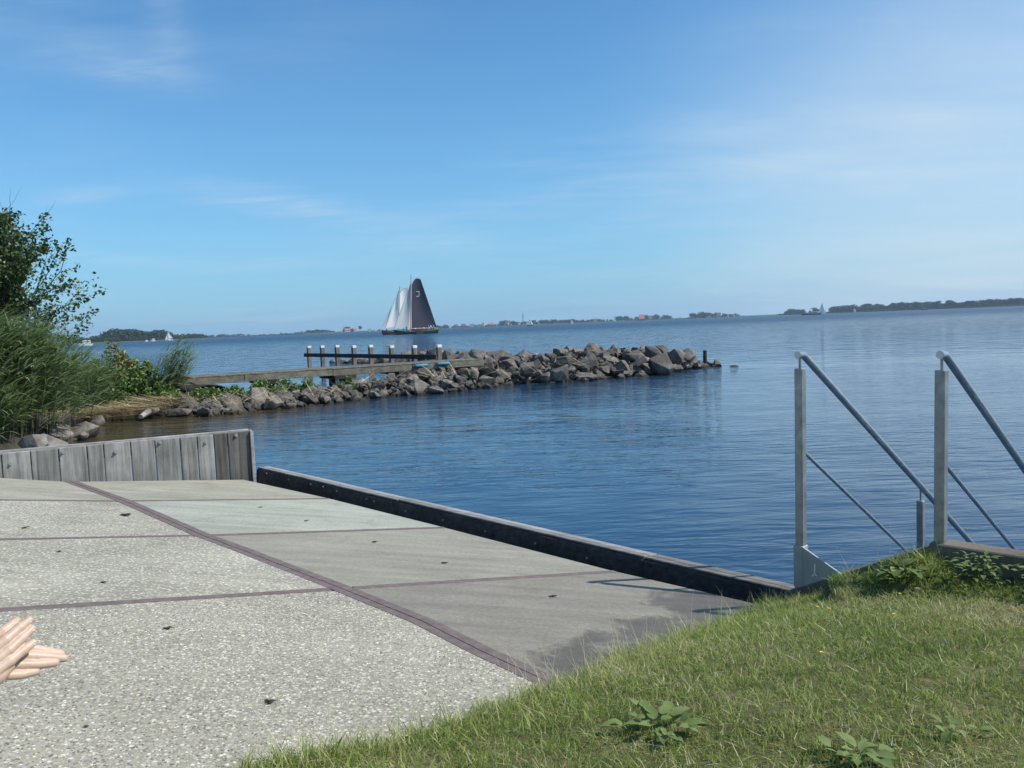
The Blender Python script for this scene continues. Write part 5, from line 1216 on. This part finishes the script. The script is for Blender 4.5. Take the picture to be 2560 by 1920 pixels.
# front barge: local x along the hull from bow (-) to stern (+), z up
D1 = 285.0; YAW = math.radians(24); ux = D1 / F / math.cos(YAW)
c1 = far(1042, D1)
def frame(px_, py_):                    # photo pixel -> barge local (hull plane)
    return Vector(((px_ - 1042) * ux, 0, (837 - (px_ - 1042) * 0.0398 - py_) * D1 / F))
b1 = empty('sailing_barge', (c1.x, c1.y, 0), YAW - math.atan2(c1.x, c1.y), label='front flat-bottomed sailing barge with a large dark mainsail marked with a white J', cat='sailing barge')
L1_ = 108 * ux
bm = bmesh.new(); hull(bm, L1_, 3.8, -0.4, barge_prof); o = from_bm('hull', bm, M['hull_green'], b1); o.location = frame(1040, 837) * 1
bm = bmesh.new(); pts = []
for i in range(15):
    u = i / 14; hb, sh = barge_prof(u); pts.append((-L1_ / 2 + L1_ * u, -hb * 1.9 - 0.03, sh - 0.12))
tube(bm, pts, 0.13, 6); q = from_bm('rubbing_strake', bm, M['rail_green'], o)
bm = bmesh.new(); box(bm, (1.0, 0, 1.35), (2.6, 0, 0), (0, 1.2, 0), (0, 0, 0.45)); bevel(bm, 0.08); q = from_bm('cabin', bm, M['hull_red'], b1)
bm = bmesh.new(); box(bm, (L1_ / 2 - 0.35, 0, 0.75), (0.45, 0, 0), (0, 0.09, 0), (0, 0, 1.1)); from_bm('rudder', bm, M['mast_wood'], b1)
bm = bmesh.new()                                       # leeboard on the side facing the camera
vs0 = [(-1.6, 1.6), (0.3, 1.65), (1.5, 0.2), (0.9, -0.6), (-0.8, -0.3)]
a0 = [bm.verts.new((q[0], -2.12, q[1])) for q in vs0]; a1 = [bm.verts.new((q[0], -2.0, q[1])) for q in vs0]
bm.faces.new(a0); bm.faces.new(a1[::-1])
for i in range(5): bm.faces.new((a0[i], a1[i], a1[(i + 1) % 5], a0[(i + 1) % 5]))
bmesh.ops.recalc_face_normals(bm, faces=bm.faces[:]); from_bm('leeboard', bm, M['hull_black'], b1)
mb, mt = frame(1026, 826), frame(1033.5, 700)
bm = bmesh.new(); tube(bm, [mb - Vector((0, 0, 0.6)), mb.lerp(mt, 0.6), mt], [0.2, 0.17, 0.10], 10); from_bm('mast', bm, M['mast_wood'], b1)
bm = bmesh.new(); tube(bm, [mt, mt + (mt - mb).normalized() * 1.4], [0.13, 0.06], 8); from_bm('mast_top', bm, M['teal'], b1)
a, b_, c, d_ = frame(1029, 822.5), frame(1034.2, 717), frame(1057.5, 701.5), frame(1092.5, 820)
belly1 = Vector((0, 1.1, 0))
sail((a, b_, c, d_), belly1, M['sail_dark'], 'mainsail', b1, 12, 1.25)
g0 = frame(1034, 716); g2 = frame(1058, 700.5); pts = [g0.lerp(g2, k / 8) + Vector((0, belly1.y * 0.37 * math.sin(math.pi * k / 8), 0.1 + 1.25 * math.sin(math.pi * k / 8))) for k in range(9)]
bm = bmesh.new(); tube(bm, pts, [0.11 - 0.006 * k for k in range(9)], 7); from_bm('gaff', bm, M['mast_wood'], b1)
bm = bmesh.new(); tube(bm, [frame(1027, 824.0), frame(1093, 821.5)], [0.11, 0.09], 7); from_bm('boom', bm, M['mast_wood'], b1)
sail((frame(986, 823), frame(1031.5, 716), frame(1032, 714), frame(1022.5, 823)), Vector((0, 0.9, 0)), M['sail_grey'], 'foresail', b1, 10)
bm = bmesh.new(); tube(bm, [frame(985.5, 825), frame(1032, 712)], 0.03, 5); from_bm('forestay', bm, M['jetty_dark'], b1)
bm = bmesh.new(); tube(bm, [frame(1092, 820) , frame(1034, 712)], 0.02, 4); from_bm('topping_line', bm, M['jetty_dark'], b1)
# emblem sewn on the sail, following its curve just in front of the cloth
def on_sail(px_, py_):
    f_ = frame(px_, py_); best = None
    for vi in range(41):
        v = 0.6 + 0.35 * vi / 40; l = a.lerp(b_, v); r_ = d_.lerp(c, v)
        if abs(r_.x - l.x) < 1e-6: continue
        u = (f_.x - l.x) / (r_.x - l.x); q = l.lerp(r_, u)
        if best is None or abs(q.z - f_.z) < best[0]: best = (abs(q.z - f_.z), u, v)
    u, v = best[1], best[2]; yy = belly1.y * math.sin(math.pi * u) * math.sin(math.pi * (0.12 + 0.76 * v))
    return Vector((f_.x, yy - 0.06, f_.z))
em = []
J_out = [(1046.8, 731.3), (1054.6, 731.3), (1054.8, 736), (1054.8, 740.5), (1053.6, 743.2), (1051.2, 744.2), (1048.6, 743.6), (1047.2, 741.8)]
J_in = [(1052.6, 732.2), (1052.7, 738), (1052.4, 740.8), (1051.0, 742.0), (1049.4, 741.4)]
bm = bmesh.new(); tube(bm, [on_sail(*q) for q in J_out], 0.085, 6); tube(bm, [on_sail(*q) for q in J_in], 0.05, 6)
mj = bpy.data.objects['mainsail']; from_bm('emblem', bm, M['white'], mj)
crew = [(1012, 1, 'navy', 0), (1017, 0, 'navy', 0), (1020, -0.6, 'white', 1), (1035, -1.0, 'white', 1), (1057, -1.0, 'white', 1), (1059, 0.2, 'white', 1), (1070, -0.8, 'white', 1), (1073, 0.3, 'white', 0), (1074.5, -1, 'white', 0), (1079, 0.4, 'white', 0), (1082, -0.7, 'white', 0), (1085, 0.2, 'white', 1)]
labs = ['person in dark clothes standing on the foredeck of the front barge', 'person in dark clothes just ahead of the mast of the front barge', 'person in white crouched at the foot of the mast of the front barge', 'person in white sitting behind the mast of the front barge',
        'person in white sitting amidships on the cabin edge of the front barge', 'person in white sitting on the far side amidships of the front barge', 'person in white sitting foremost of the group near the stern', 'person in white standing on the far side of the stern group', 'person in white standing in the middle of the stern group', 'person in white standing far side, nearer the stern', 'person in white standing near the rudder', 'person in white sitting at the very stern']
rotz = b1.rotation_euler.z; Rb = Matrix.Rotation(rotz, 3, 'Z')
for i, ((px_, yy, col, sit), lb) in enumerate(zip(crew, labs)):
    lp = frame(px_, 825); lp.y = yy; lp.z = 1.05 if px_ < 1040 else 1.2
    me = person_mesh('person', M['cloth_white'] if col == 'white' else M['cloth_navy'], M['cloth_navy'], i, bool(sit))
    o = link('person', me, None, label=lb, cat='person', group='crew of the front barge'); o.location = Rb @ lp + b1.location; o.rotation_euler = (0, 0, rotz + random.uniform(0, 6.28))
# second barge behind
D2 = 310.0; c2 = far(1000, D2); u2 = D2 / F / math.cos(YAW)
def frame2(px_, py_): return Vector(((px_ - 1000) * u2, 0, (838.0 - (px_ - 1000) * 0.0398 - py_) * D2 / F))
b2 = empty('sailing_barge', (c2.x, c2.y, 0), YAW - math.atan2(c2.x, c2.y), label='rear maroon sailing barge with pale sails, half hidden by the front barge', cat='sailing barge')
L2_ = 100 * u2
bm = bmesh.new(); hull(bm, L2_, 3.8, -0.4, barge_prof); o = from_bm('hull', bm, M['hull_red'], b2); o.location = frame2(1006, 838.2)
mb, mt = frame2(996, 826), frame2(1004.3, 724)
bm = bmesh.new(); tube(bm, [mb - Vector((0, 0, 0.6)), mb.lerp(mt, 0.6), mt], [0.2, 0.17, 0.10], 10); from_bm('mast', bm, M['mast_wood'], b2)
bm = bmesh.new(); tube(bm, [mt, mt + (mt - mb).normalized() * 1.0], [0.13, 0.06], 8); from_bm('mast_top', bm, M['teal'], b2)
sail((frame2(998, 822), frame2(1004, 737), frame2(1024, 724.5), frame2(1052, 820)), (0, 0.9, 0), M['sail_white'], 'mainsail', b2, 10, 0.6)
g0, g2 = frame2(1003.5, 736), frame2(1025, 723.5); bm = bmesh.new(); tube(bm, [g0.lerp(g2, k / 6) + Vector((0, 0.33 * math.sin(math.pi * k / 6), 0.1 + 0.6 * math.sin(math.pi * k / 6))) for k in range(7)], [0.11] * 7, 7); from_bm('gaff', bm, M['mast_wood'], b2)
sail((frame2(964.5, 823), frame2(1002, 730), frame2(1002.4, 728), frame2(993, 818)), (0, 0.9, 0), M['sail_white'], 'foresail', b2, 10)
sail((frame2(956, 824), frame2(983, 768), frame2(983.6, 766), frame2(966, 822)), (0, 0.4, 0), M['sail_grey'], 'jib', b2, 8)
bm = bmesh.new(); tube(bm, [frame2(955.5, 825), frame2(1003, 727)], 0.03, 5); from_bm('forestay', bm, M['jetty_dark'], b2)
bm = bmesh.new(); tube(bm, [frame2(953, 825.5), frame2(968, 829)], [0.06, 0.1], 6); from_bm('bowsprit', bm, M['mast_wood'], b2)
me = person_mesh('person', M['cloth_navy'], M['cloth_navy'], 77, True); o = link('person', me, None, label='person in dark clothes sitting at the bow of the rear barge', cat='person')
o.location = Matrix.Rotation(b2.rotation_euler.z, 3, 'Z') @ (frame2(966, 826) + Vector((0, -.2, -frame2(966, 826).z + 1.2))) + b2.location
me = person_mesh('person', M['cloth_white'], M['cloth_navy'], 78, True); o = link('person', me, None, label='person in white sitting behind the bow of the rear barge', cat='person')
o.location = Matrix.Rotation(b2.rotation_euler.z, 3, 'Z') @ (frame2(974, 826) + Vector((0, -.5, -frame2(974, 826).z + 1.1))) + b2.location
# gull
bm = bmesh.new(); tube(bm, [(-0.25, 0, 0), (-0.08, 0, 0), (0.1, 0, 0.01), (0.22, 0, 0.02)], [0.01, 0.06, 0.055, 0.015], 6)
for s_ in (-1, 1):
    v = [bm.verts.new(q) for q in ((0.1, s_ * 0.04, 0.03), (-0.08, s_ * 0.04, 0.02), (-0.02, s_ * 0.35, 0.16), (-0.1, s_ * 0.62, 0.06), (0.08, s_ * 0.36, 0.17))]
    bm.faces.new((v[0], v[1], v[2], v[4])); bm.faces.new((v[4], v[2], v[3]))
o = from_bm('gull', bm, M['white'], label='small white gull flying above the tip of the dark sail', cat='bird'); o.location = at_d(1042.5, 689, 150); o.rotation_euler = (0, 0, 1.3)

def yacht(px_, D, top_px, label, hull_px=14, hullm='hull_white', heel=0.0, mirror=1, jib=True, sails=True):
    p = far(px_, D); hgt = max(4.0, (horizon(px_) - top_px) * D / F + H); Lh = hull_px * D / F
    y_ = empty('sailing_yacht', (p.x, p.y, 0), -math.atan2(p.x, p.y), label=label, cat='sailing boat', group='small white sailing boats on the lake'); y_.rotation_euler.x = heel
    bm = bmesh.new(); hull(bm, Lh, Lh * 0.28, -0.3, lambda u: ((min(1, 0.05 + 2.2 * u) if u < 0.45 else 1 - 0.3 * (u - 0.45)), 0.9 + 0.25 * (1 - u)), 10); from_bm('hull', bm, M[hullm], y_)
    bm = bmesh.new(); box(bm, (0.02 * Lh, 0, 1.15), (Lh * 0.18, 0, 0), (0, Lh * 0.08, 0), (0, 0, 0.3)); bevel(bm, 0.08); from_bm('cabin', bm, M['white'], y_)
    mx_ = -0.08 * Lh; bm = bmesh.new(); tube(bm, [(mx_, 0, 0.8), (mx_, 0, hgt)], [0.09, 0.05], 6); from_bm('mast', bm, M['steel'], y_)
    if sails:
        sail(((mx_ + .05, 0, 2.0), (mx_ + .05, 0, hgt - 0.3), (mx_ + .3, 0, hgt - 0.3), (Lh * 0.45, 0.4, 2.0)), (0, 0.4, 0), M['sail_white'], 'mainsail', y_, 7)
        if jib: sail(((-Lh * 0.47, 0, 1.2), (mx_ - .05, 0, hgt * 0.9), (mx_ - .04, 0, hgt * 0.9 - .1), (mx_ + Lh * 0.05, 0.4, 1.6)), (0, 0.35, 0), M['sail_white'], 'jib', y_, 7)
    if mirror < 0: y_.rotation_euler.z += math.pi
    return y_
yacht(423, 700, 828, 'white yacht with two tall white sails before the wood on the left spit', 20)
yacht(924, 1300, 823, 'tiny white yacht on its own just left of the sailing barges', 6)
yacht(1325, 900, 796, 'white yacht with a dark hull, largest of the yachts between barges and barn', 15, 'hull_black', mirror=-1)
yacht(1429, 1200, 799.5, 'small white yacht midway between the dark sail and the red barn', 9, mirror=-1)
yacht(1537, 1300, 798, 'white yacht just left of the taller trees by the red barn', 10)
yacht(2055, 800, 757, 'white yacht with tall sails at the stern of the white motor barge', 20, mirror=-1)
yacht(2136, 1000, 770.5, 'small white yacht before the thick wood right of the motor barge', 9, mirror=-1)
yacht(1126, 1500, 811, 'tiny pale yacht just right of the dark sail', 5)
yacht(366, 640, 843, 'small white boat with a bare mast moored left of the white motor launch', 8, sails=False)
yacht(937, 1350, 824, 'tiny white boat with a low sail between the lone yacht and the rear barge', 8, heel=0.5)
def launch(px_, D, len_px, label, hullm='hull_white', cab=1.0):
    p = far(px_, D); Lh = len_px * D / F; y_ = empty('motor_boat', (p.x, p.y, 0), -math.atan2(p.x, p.y), label=label, cat='motor boat', group='motor boats on the lake')
    bm = bmesh.new(); hull(bm, Lh, min(4.5, Lh * 0.3), -0.3, lambda u: ((min(1, 0.1 + 2.2 * u) if u < 0.4 else 1), 1.0 + 0.35 * (1 - u)), 10); from_bm('hull', bm, M[hullm], y_)
    bm = bmesh.new(); hb = min(1.6, Lh * 0.11); box(bm, (0.08 * Lh, 0, 1.2 + 0.55 * cab), (Lh * 0.27, 0, 0), (0, hb, 0), (0, 0, 0.6 * cab)); bevel(bm, 0.15); cb = from_bm('cabin', bm, M['white'], y_)
    bm = bmesh.new(); box(bm, (0.08 * Lh, -hb - 0.01, 1.35 + 0.55 * cab), (Lh * 0.22, 0, 0), (0, 0.03, 0), (0, 0, 0.2 * cab)); from_bm('window', bm, M['glass'], cb)
    return y_
launch(382, 650, 12, 'small white motor launch before the wood on the left spit')
launch(213, 330, 34, 'white motor boat half hidden behind the reeds on the left')
launch(2028, 800, 46, 'long white motor barge with a black hull before the grove on the right shore', 'hull_black', 1.5)
launch(2310, 1000, 16, 'low reddish motor boat before the open tree row on the right', 'hull_red', 0.5)

# ------------------------------------------------------------------ debris on the slabs
M['debris'] = plain('dark_litter', (0.035, 0.03, 0.024), 0.8, 0.4, 120)
def debris(px_, py_, wpx, lab, seed, elong=1.8):
    p = ramp(px_, py_, 0.004); D = p.y; sz = wpx * D / F / 2; rr_ = random.Random(seed); bm = bmesh.new()
    for k in range(5):
        me = rr_.choice(STONES); n0 = len(bm.verts); bm.from_mesh(me); bm.verts.ensure_lookup_table(); off = Vector((rr_.gauss(0, .45) * sz, rr_.gauss(0, .25) * sz, 0.15 * sz)); q = rr_.uniform(0.5, 1.0) * sz
        for v in bm.verts[n0:]: v.co = Vector((v.co.x * q * elong, v.co.y * q, v.co.z * q * 0.6)) + off
    for k in range(5):
        a = rr_.uniform(0, 6.28); tube(bm, [(0, 0, 0.1 * sz), (math.cos(a) * sz * 1.3, math.sin(a) * sz * 0.8, 0.12 * sz)], sz * 0.07, 4)
    o = from_bm('litter_clump', bm, M['debris'], label=lab, cat='litter', group='dark litter clumps on the slabs'); o.location = p; o.rotation_euler = (0, 0, rr_.uniform(-0.4, 0.4))
for i, (a_, b2_, w_, lab) in enumerate(((675, 1755, 30, 'largest dark litter clump, on the pebbled slab nearest the grass'), (422, 1570, 24, 'dark litter clump on the pebbled slab just below the nearest cross joint'), (261, 1456, 18, 'dark litter clump on the pebbled slab just above the nearest cross joint'),
        (148, 1379, 15, 'dark litter clump on the pebbled slab, below the middle cross joint'), (64, 1319, 15, 'dark litter clump near the left edge above the middle cross joint'), (314, 1288, 24, 'flat long litter strip on the pebbled slab below the timber wall'), (1381, 1491, 18, 'dark litter clump on the brownish slab near the kerb'),
        (1112, 1407, 15, 'dark litter clump on the grey slab, nearer the kerb'), (937, 1355, 14, 'dark litter clump on the grey slab, near its upper joint'), (765, 1302, 10, 'dark litter clump on the pale blue-grey slab'), (650, 1268, 9, 'dark litter crumb on the pale blue-grey slab, nearest the wall'), (215, 1817, 14, 'dark flat litter crumb on the pebbled slab near the bottom left'))):
    debris(a_, b2_, w_, lab, 300 + i, 1.3 if i < 4 else 1.9)

# ------------------------------------------------------------------ person kneeling just outside the left edge, hands in view
m, t, b = new_mat('skin', 0.45, 0.4)
g = N(t, 'ShaderNodeNewGeometry'); n1 = noise(t, g.outputs['Position'], 45, 4, 0.6)
r = ramp_node(t, [(0.3, (0.46, 0.325, 0.245)), (0.55, (0.52, 0.38, 0.29)), (0.75, (0.55, 0.385, 0.315))]); L(t, n1.outputs['Fac'], r.inputs[0]); L(t, r.outputs[0], b.inputs['Base Color'])
b.inputs['Subsurface Weight'].default_value = 0.12; b.inputs['Subsurface Radius'].default_value = (0.01, 0.004, 0.002); b.inputs['Subsurface Scale'].default_value = 0.4
n2 = noise(t, g.outputs['Position'], 260, 3, 0.6); bump(t, n2.outputs['Fac'], b, 0.12, 0.002); M['skin'] = m
M['nail'] = plain('nail', (0.74, 0.58, 0.53), 0.2, 0.05, 40, 0.6)
DH = 1.36
PX = DH / F / 8.295
def hp(zx, zy, dy=0.0):
    dy = dy + 0.55 * (zx - 250) * PX - 0.42 * (zy - 900) * PX      # the hands' plane leans up and to the right
    """pixel of the enlarged hand view -> point at the hands' distance"""
    return at_d(zx / 8.295, 1520 + zy / 8.295, DH + dy)
bm = bmesh.new()
def blob_chain(pts, rads, seg=16, end_round=True, knuckle=0.0):
    """tapered round-ended chain"""
    pts = [Vector(p) for p in pts]; P = [pts[0]]; Rr = [rads[0]]
    for a, b_, r0, r1 in zip(pts, pts[1:], rads, rads[1:]):
        for k in range(1, 9):
            f_ = k / 8; P.append(a.lerp(b_, f_)); Rr.append((r0 + (r1 - r0) * f_) * (1 + knuckle * (math.exp(-((f_ - 1) / 0.16) ** 2) + math.exp(-(f_ / 0.16) ** 2) - 0.45)))
    if end_round:
        d_ = (pts[-1] - pts[-2]).normalized(); rl = rads[-1]; e = P.pop(); Rr.pop()
        for k in range(0, 6): a = k / 5 * math.pi / 2; P.append(e - d_ * rl * (1 - math.sin(a)) + d_ * rl * 0.0); Rr.append(max(rl * 0.06, rl * math.cos(a)))
    tube(bm, P, Rr, seg)
# right hand: back towards the camera
right = [([(-230, 660), (60, 478), (255, 335), (408, 226)], (84, 78, 70, 56), 0.008), ([(-190, 905), (120, 655), (420, 400), (668, 200)], (92, 84, 76, 58), 0.0), ([(-120, 1115), (190, 872), (460, 620), (722, 372)], (88, 80, 72, 56), -0.001), ([(-260, 1440), (200, 1095), (470, 885), (752, 668)], (100, 88, 76, 56), 0.001)]
nails = []
for ci, (pts, rd, dy) in enumerate(right):
    q = [hp(x_, y_, dy - (0.004, 0.006, 0.004, 0.0)[k]) for k, (x_, y_) in enumerate(pts)]
    blob_chain(q, [v * PX * 1.42 for v in rd], knuckle=0.09); nails.append((q[-2], q[-1], rd[-1] * 1.38 * PX))
def ell(bm_, c, ax, ay, az, seg=20, rings=12):
    b0 = bmesh.new(); bmesh.ops.create_uvsphere(b0, u_segments=seg, v_segments=rings, radius=1.0)
    for v in b0.verts: v.co = Vector(c) + ax * v.co.x + ay * v.co.y + az * v.co.z
    tm = bpy.data.meshes.new('tmp'); b0.to_mesh(tm); b0.free(); bm_.from_mesh(tm); bpy.data.meshes.remove(tm)
fd = (hp(668, 200) - hp(-190, 905)).normalized(); vw = Vector((-0.55, 1, -0.42)).normalized(); sd = fd.cross(vw).normalized()
palm_c = hp(-330, 1160, 0.004)
blob_chain([hp(230, 1150, 0.003), hp(-60, 1400, 0.004), hp(-420, 1700, 0.008)], [125 * PX, 190 * PX, 200 * PX], 18)
blob_chain([hp(120, 960, 0.003), hp(-150, 1250, 0.004), hp(-420, 1560, 0.008)], [130 * PX, 190 * PX, 200 * PX], 18)
ell(bm, palm_c, fd * 430 * PX, sd * 345 * PX, vw * 0.0125)
ell(bm, hp(-60, 1330, 0.003), (hp(180, 1180) - hp(-330, 1640)).normalized() * 330 * PX, sd * 130 * PX, vw * 0.011)
blob_chain([hp(-420, 1000, -0.002), hp(-330, 640, -0.004), hp(-180, 400, -0.002)], [120 * PX, 100 * PX, 70 * PX])       # thumb along the top
wrist_r = hp(-640, 1560, 0.012); elbow_r = Vector((-1.17, 1.14, wrist_r.z - 0.03))
blob_chain([palm_c, wrist_r, wrist_r.lerp(elbow_r, 0.5), elbow_r], [0.024, 0.023, 0.031, 0.037], 18, False)
# left hand: palm towards the camera, fingers pointing right
left = [([(-100, 700), (420, 800), (820, 862), (1345, 955)], (88, 80, 76, 56), 0.030), ([(-150, 900), (420, 985), (860, 1005), (1415, 1050)], (90, 84, 82, 66), 0.025), ([(-150, 1110), (330, 1180), (760, 1170), (1228, 1128)], (88, 84, 82, 66), 0.022), ([(-180, 1340), (180, 1400), (480, 1375), (832, 1302)], (84, 80, 76, 56), 0.021)]
for pts, rd, dy in left: blob_chain([hp(x_, y_, dy + (0.004, 0, 0.001, 0.005)[k]) for k, (x_, y_) in enumerate(pts)], [v * PX * 1.28 for v in rd], knuckle=-0.08)
lc = hp(-480, 1010, 0.030); lf_ = (hp(1400, 1050) - hp(-150, 900)).normalized(); ls_ = lf_.cross(vw).normalized()
ell(bm, lc, lf_ * 470 * PX, ls_ * 370 * PX, vw * 0.012)
blob_chain([hp(-600, 760, 0.02), hp(-380, 520, 0.012), hp(-180, 330, 0.010)], [125 * PX, 100 * PX, 68 * PX])
wrist_l = hp(-1020, 1120, 0.045); elbow_l = Vector((-1.20, 1.62, wrist_l.z - 0.06))
blob_chain([lc, wrist_l, wrist_l.lerp(elbow_l, 0.5), elbow_l], [0.024, 0.023, 0.031, 0.037], 18, False)
hm = bpy.data.meshes.new('hands_tmp'); bm.to_mesh(hm); bm.free(); ho = bpy.data.objects.new('hands_tmp', hm); COL.objects.link(ho)
md = ho.modifiers.new('r', 'REMESH'); md.mode = 'VOXEL'; md.voxel_size = 0.0011; md.use_smooth_shade = True
ms_ = ho.modifiers.new('s', 'SMOOTH'); ms_.factor = 0.5; ms_.iterations = 4
dg = bpy.context.evaluated_depsgraph_get(); hands_me = bpy.data.meshes.new_from_object(ho.evaluated_get(dg)); bpy.data.objects.remove(ho)
gz0 = ramp_z(-1.3, 1.38)
def skin_body(chains, name, sub=2):
    vs, es, rs_, roots = [], [], [], []
    for ch in chains:
        st_ = len(vs); roots.append(st_)
        for i, (p, r_) in enumerate(ch):
            vs.append(p); rs_.append(r_)
            if i: es.append((st_ + i - 1, st_ + i))
    me = bpy.data.meshes.new(name); me.from_pydata(vs, es, []); o = bpy.data.objects.new(name, me); COL.objects.link(o)
    o.modifiers.new('k', 'SKIN'); sk = me.skin_vertices[0].data
    for i, r_ in enumerate(rs_): sk[i].radius = r_ if hasattr(r_, '__len__') else (r_, r_)
    for i in roots: sk[i].use_root = True
    md = o.modifiers.new('s', 'SUBSURF'); md.levels = sub; md.render_levels = sub
    dg = bpy.context.evaluated_depsgraph_get(); out = bpy.data.meshes.new_from_object(o.evaluated_get(dg)); bpy.data.objects.remove(o); return out
pel = Vector((-1.44, 1.38, gz0 + 0.24)); che = Vector((-1.46, 1.38, gz0 + 0.56)); nek = Vector((-1.45, 1.38, gz0 + 0.74)); hed = Vector((-1.43, 1.38, gz0 + 0.85))
shr, shl = Vector((-1.45, 1.21, gz0 + 0.66)), Vector((-1.45, 1.55, gz0 + 0.66))
body = skin_body([[(pel, (0.13, 0.16)), (pel.lerp(che, .5), (0.10, 0.13)), (che, (0.10, 0.16)), (nek - Vector((0, 0, .02)), 0.047), (nek + Vector((0.01, 0, 0.09)), 0.042)],
                  [(che + Vector((0, -0.08, 0.06)), 0.06), (shr, 0.05), (shr.lerp(elbow_r, .5), 0.043), (elbow_r, 0.037)], [(che + Vector((0, 0.08, 0.06)), 0.06), (shl, 0.05), (shl.lerp(elbow_l, .5), 0.043), (elbow_l, 0.037)],
                  [(pel + Vector((0, -0.08, 0)), 0.085), (Vector((-1.24, 1.27, gz0 + 0.19)), 0.075), (Vector((-1.08, 1.26, gz0 + 0.06)), 0.055), (Vector((-1.28, 1.28, gz0 + 0.06)), 0.05), (Vector((-1.5, 1.30, gz0 + 0.06)), 0.037), (Vector((-1.6, 1.31, gz0 + 0.05)), 0.03)],
                  [(pel + Vector((0, 0.08, 0)), 0.085), (Vector((-1.26, 1.44, gz0 + 0.19)), 0.075), (Vector((-1.12, 1.44, gz0 + 0.06)), 0.055), (Vector((-1.28, 1.46, gz0 + 0.06)), 0.05), (Vector((-1.5, 1.46, gz0 + 0.06)), 0.037), (Vector((-1.6, 1.46, gz0 + 0.05)), 0.03)]], 'body')
bm = bmesh.new(); bm.from_mesh(body); bm.from_mesh(hands_me)
ell(bm, hed + Vector((0, 0, 0.03)), Vector((0.092, 0, 0)), Vector((0, 0.074, 0)), Vector((0, 0, 0.115)))
ell(bm, hed + Vector((0.092, 0, 0.015)), Vector((0.018, 0, 0)), Vector((0, 0.013, 0)), Vector((0, 0, 0.022)), 10, 8)
for s_ in (-1, 1): ell(bm, hed + Vector((-0.01, s_ * 0.075, 0.02)), Vector((0.018, 0, 0)), Vector((0, 0.01, 0)), Vector((0, 0, 0.03)), 10, 8)
po = empty('person', (pel.x, pel.y, gz0), label='person kneeling at the left edge with only their two hands, laid together, in view', cat='person')
o = from_bm('body', bm, M['skin'], po, True); toP(o, po)
M['shirt'] = plain('blue_shirt', (0.10, 0.16, 0.28), 0.85, 0.1, 20); M['shorts'] = plain('dark_shorts', (0.05, 0.05, 0.06), 0.85, 0.1, 20); M['hair'] = plain('brown_hair', (0.09, 0.055, 0.03), 0.6, 0.3, 60)
me = skin_body([[(pel + Vector((0, 0, 0.02)), (0.14, 0.17)), (pel.lerp(che, .5), (0.115, 0.145)), (che, (0.115, 0.175)), (nek - Vector((0, 0, .05)), 0.062)], [(che + Vector((0, -0.08, 0.06)), 0.075), (shr, 0.064), (shr.lerp(elbow_r, .6), 0.056)], [(che + Vector((0, 0.08, 0.06)), 0.075), (shl, 0.064), (shl.lerp(elbow_l, .6), 0.056)]], 'shirt')
toP(link('shirt', me, M['shirt'], po, True), po)
me = skin_body([[(pel + Vector((0, -0.08, 0)), 0.10), (Vector((-1.22, 1.27, gz0 + 0.18)), 0.085)], [(pel + Vector((0, 0.08, 0)), 0.10), (Vector((-1.24, 1.44, gz0 + 0.18)), 0.085)]], 'shorts')
toP(link('shorts', me, M['shorts'], po, True), po)
bm = bmesh.new(); ell(bm, hed + Vector((-0.02, 0, 0.055)), Vector((0.098, 0, 0)), Vector((0, 0.086, 0)), Vector((0, 0, 0.105))); toP(from_bm('hair', bm, M['hair'], po, True), po)
for s_ in (-1, 1):
    bm = bmesh.new(); ell(bm, hed + Vector((0.08, s_ * 0.03, 0.035)), Vector((0.01, 0, 0)), Vector((0, 0.012, 0)), Vector((0, 0, 0.008)), 10, 8); toP(from_bm('eye', bm, M['hair'], po, True), po)
bm = bmesh.new(); ell(bm, hed + Vector((0.083, 0, -0.035)), Vector((0.008, 0, 0)), Vector((0, 0.024, 0)), Vector((0, 0, 0.007)), 10, 8); toP(from_bm('mouth', bm, M['nail'], po, True), po)
for a, b_, r_ in nails:
    d_ = (b_ - a).normalized(); s3 = d_.cross(vw).normalized(); bm = bmesh.new()
    ell(bm, b_ - d_ * r_ * 1.15 - vw * r_ * 0.80 + s3 * r_ * -0.25, d_ * r_ * 0.85, s3 * r_ * 0.62, vw * r_ * 0.22, 12, 8); toP(from_bm('fingernail', bm, M['nail'], po, True), po)

# ------------------------------------------------------------------ haze over the lake
bm = bmesh.new(); box(bm, (0, 0, 22), (3800, 0, 0), (0, 3800, 0), (0, 0, 25))
hm_ = bpy.data.materials.new('haze'); hm_.use_nodes = True; t = hm_.node_tree; t.nodes.clear()
pv = N(t, 'ShaderNodeVolumePrincipled'); pv.inputs['Color'].default_value = (0.62, 0.82, 1.0, 1); pv.inputs['Density'].default_value = 0.00016; pv.inputs['Anisotropy'].default_value = 0.2
ou = N(t, 'ShaderNodeOutputMaterial'); L(t, pv.outputs[0], ou.inputs['Volume'])
from_bm('haze', bm, hm_, kind='stuff', label='thin blue haze over the lake')
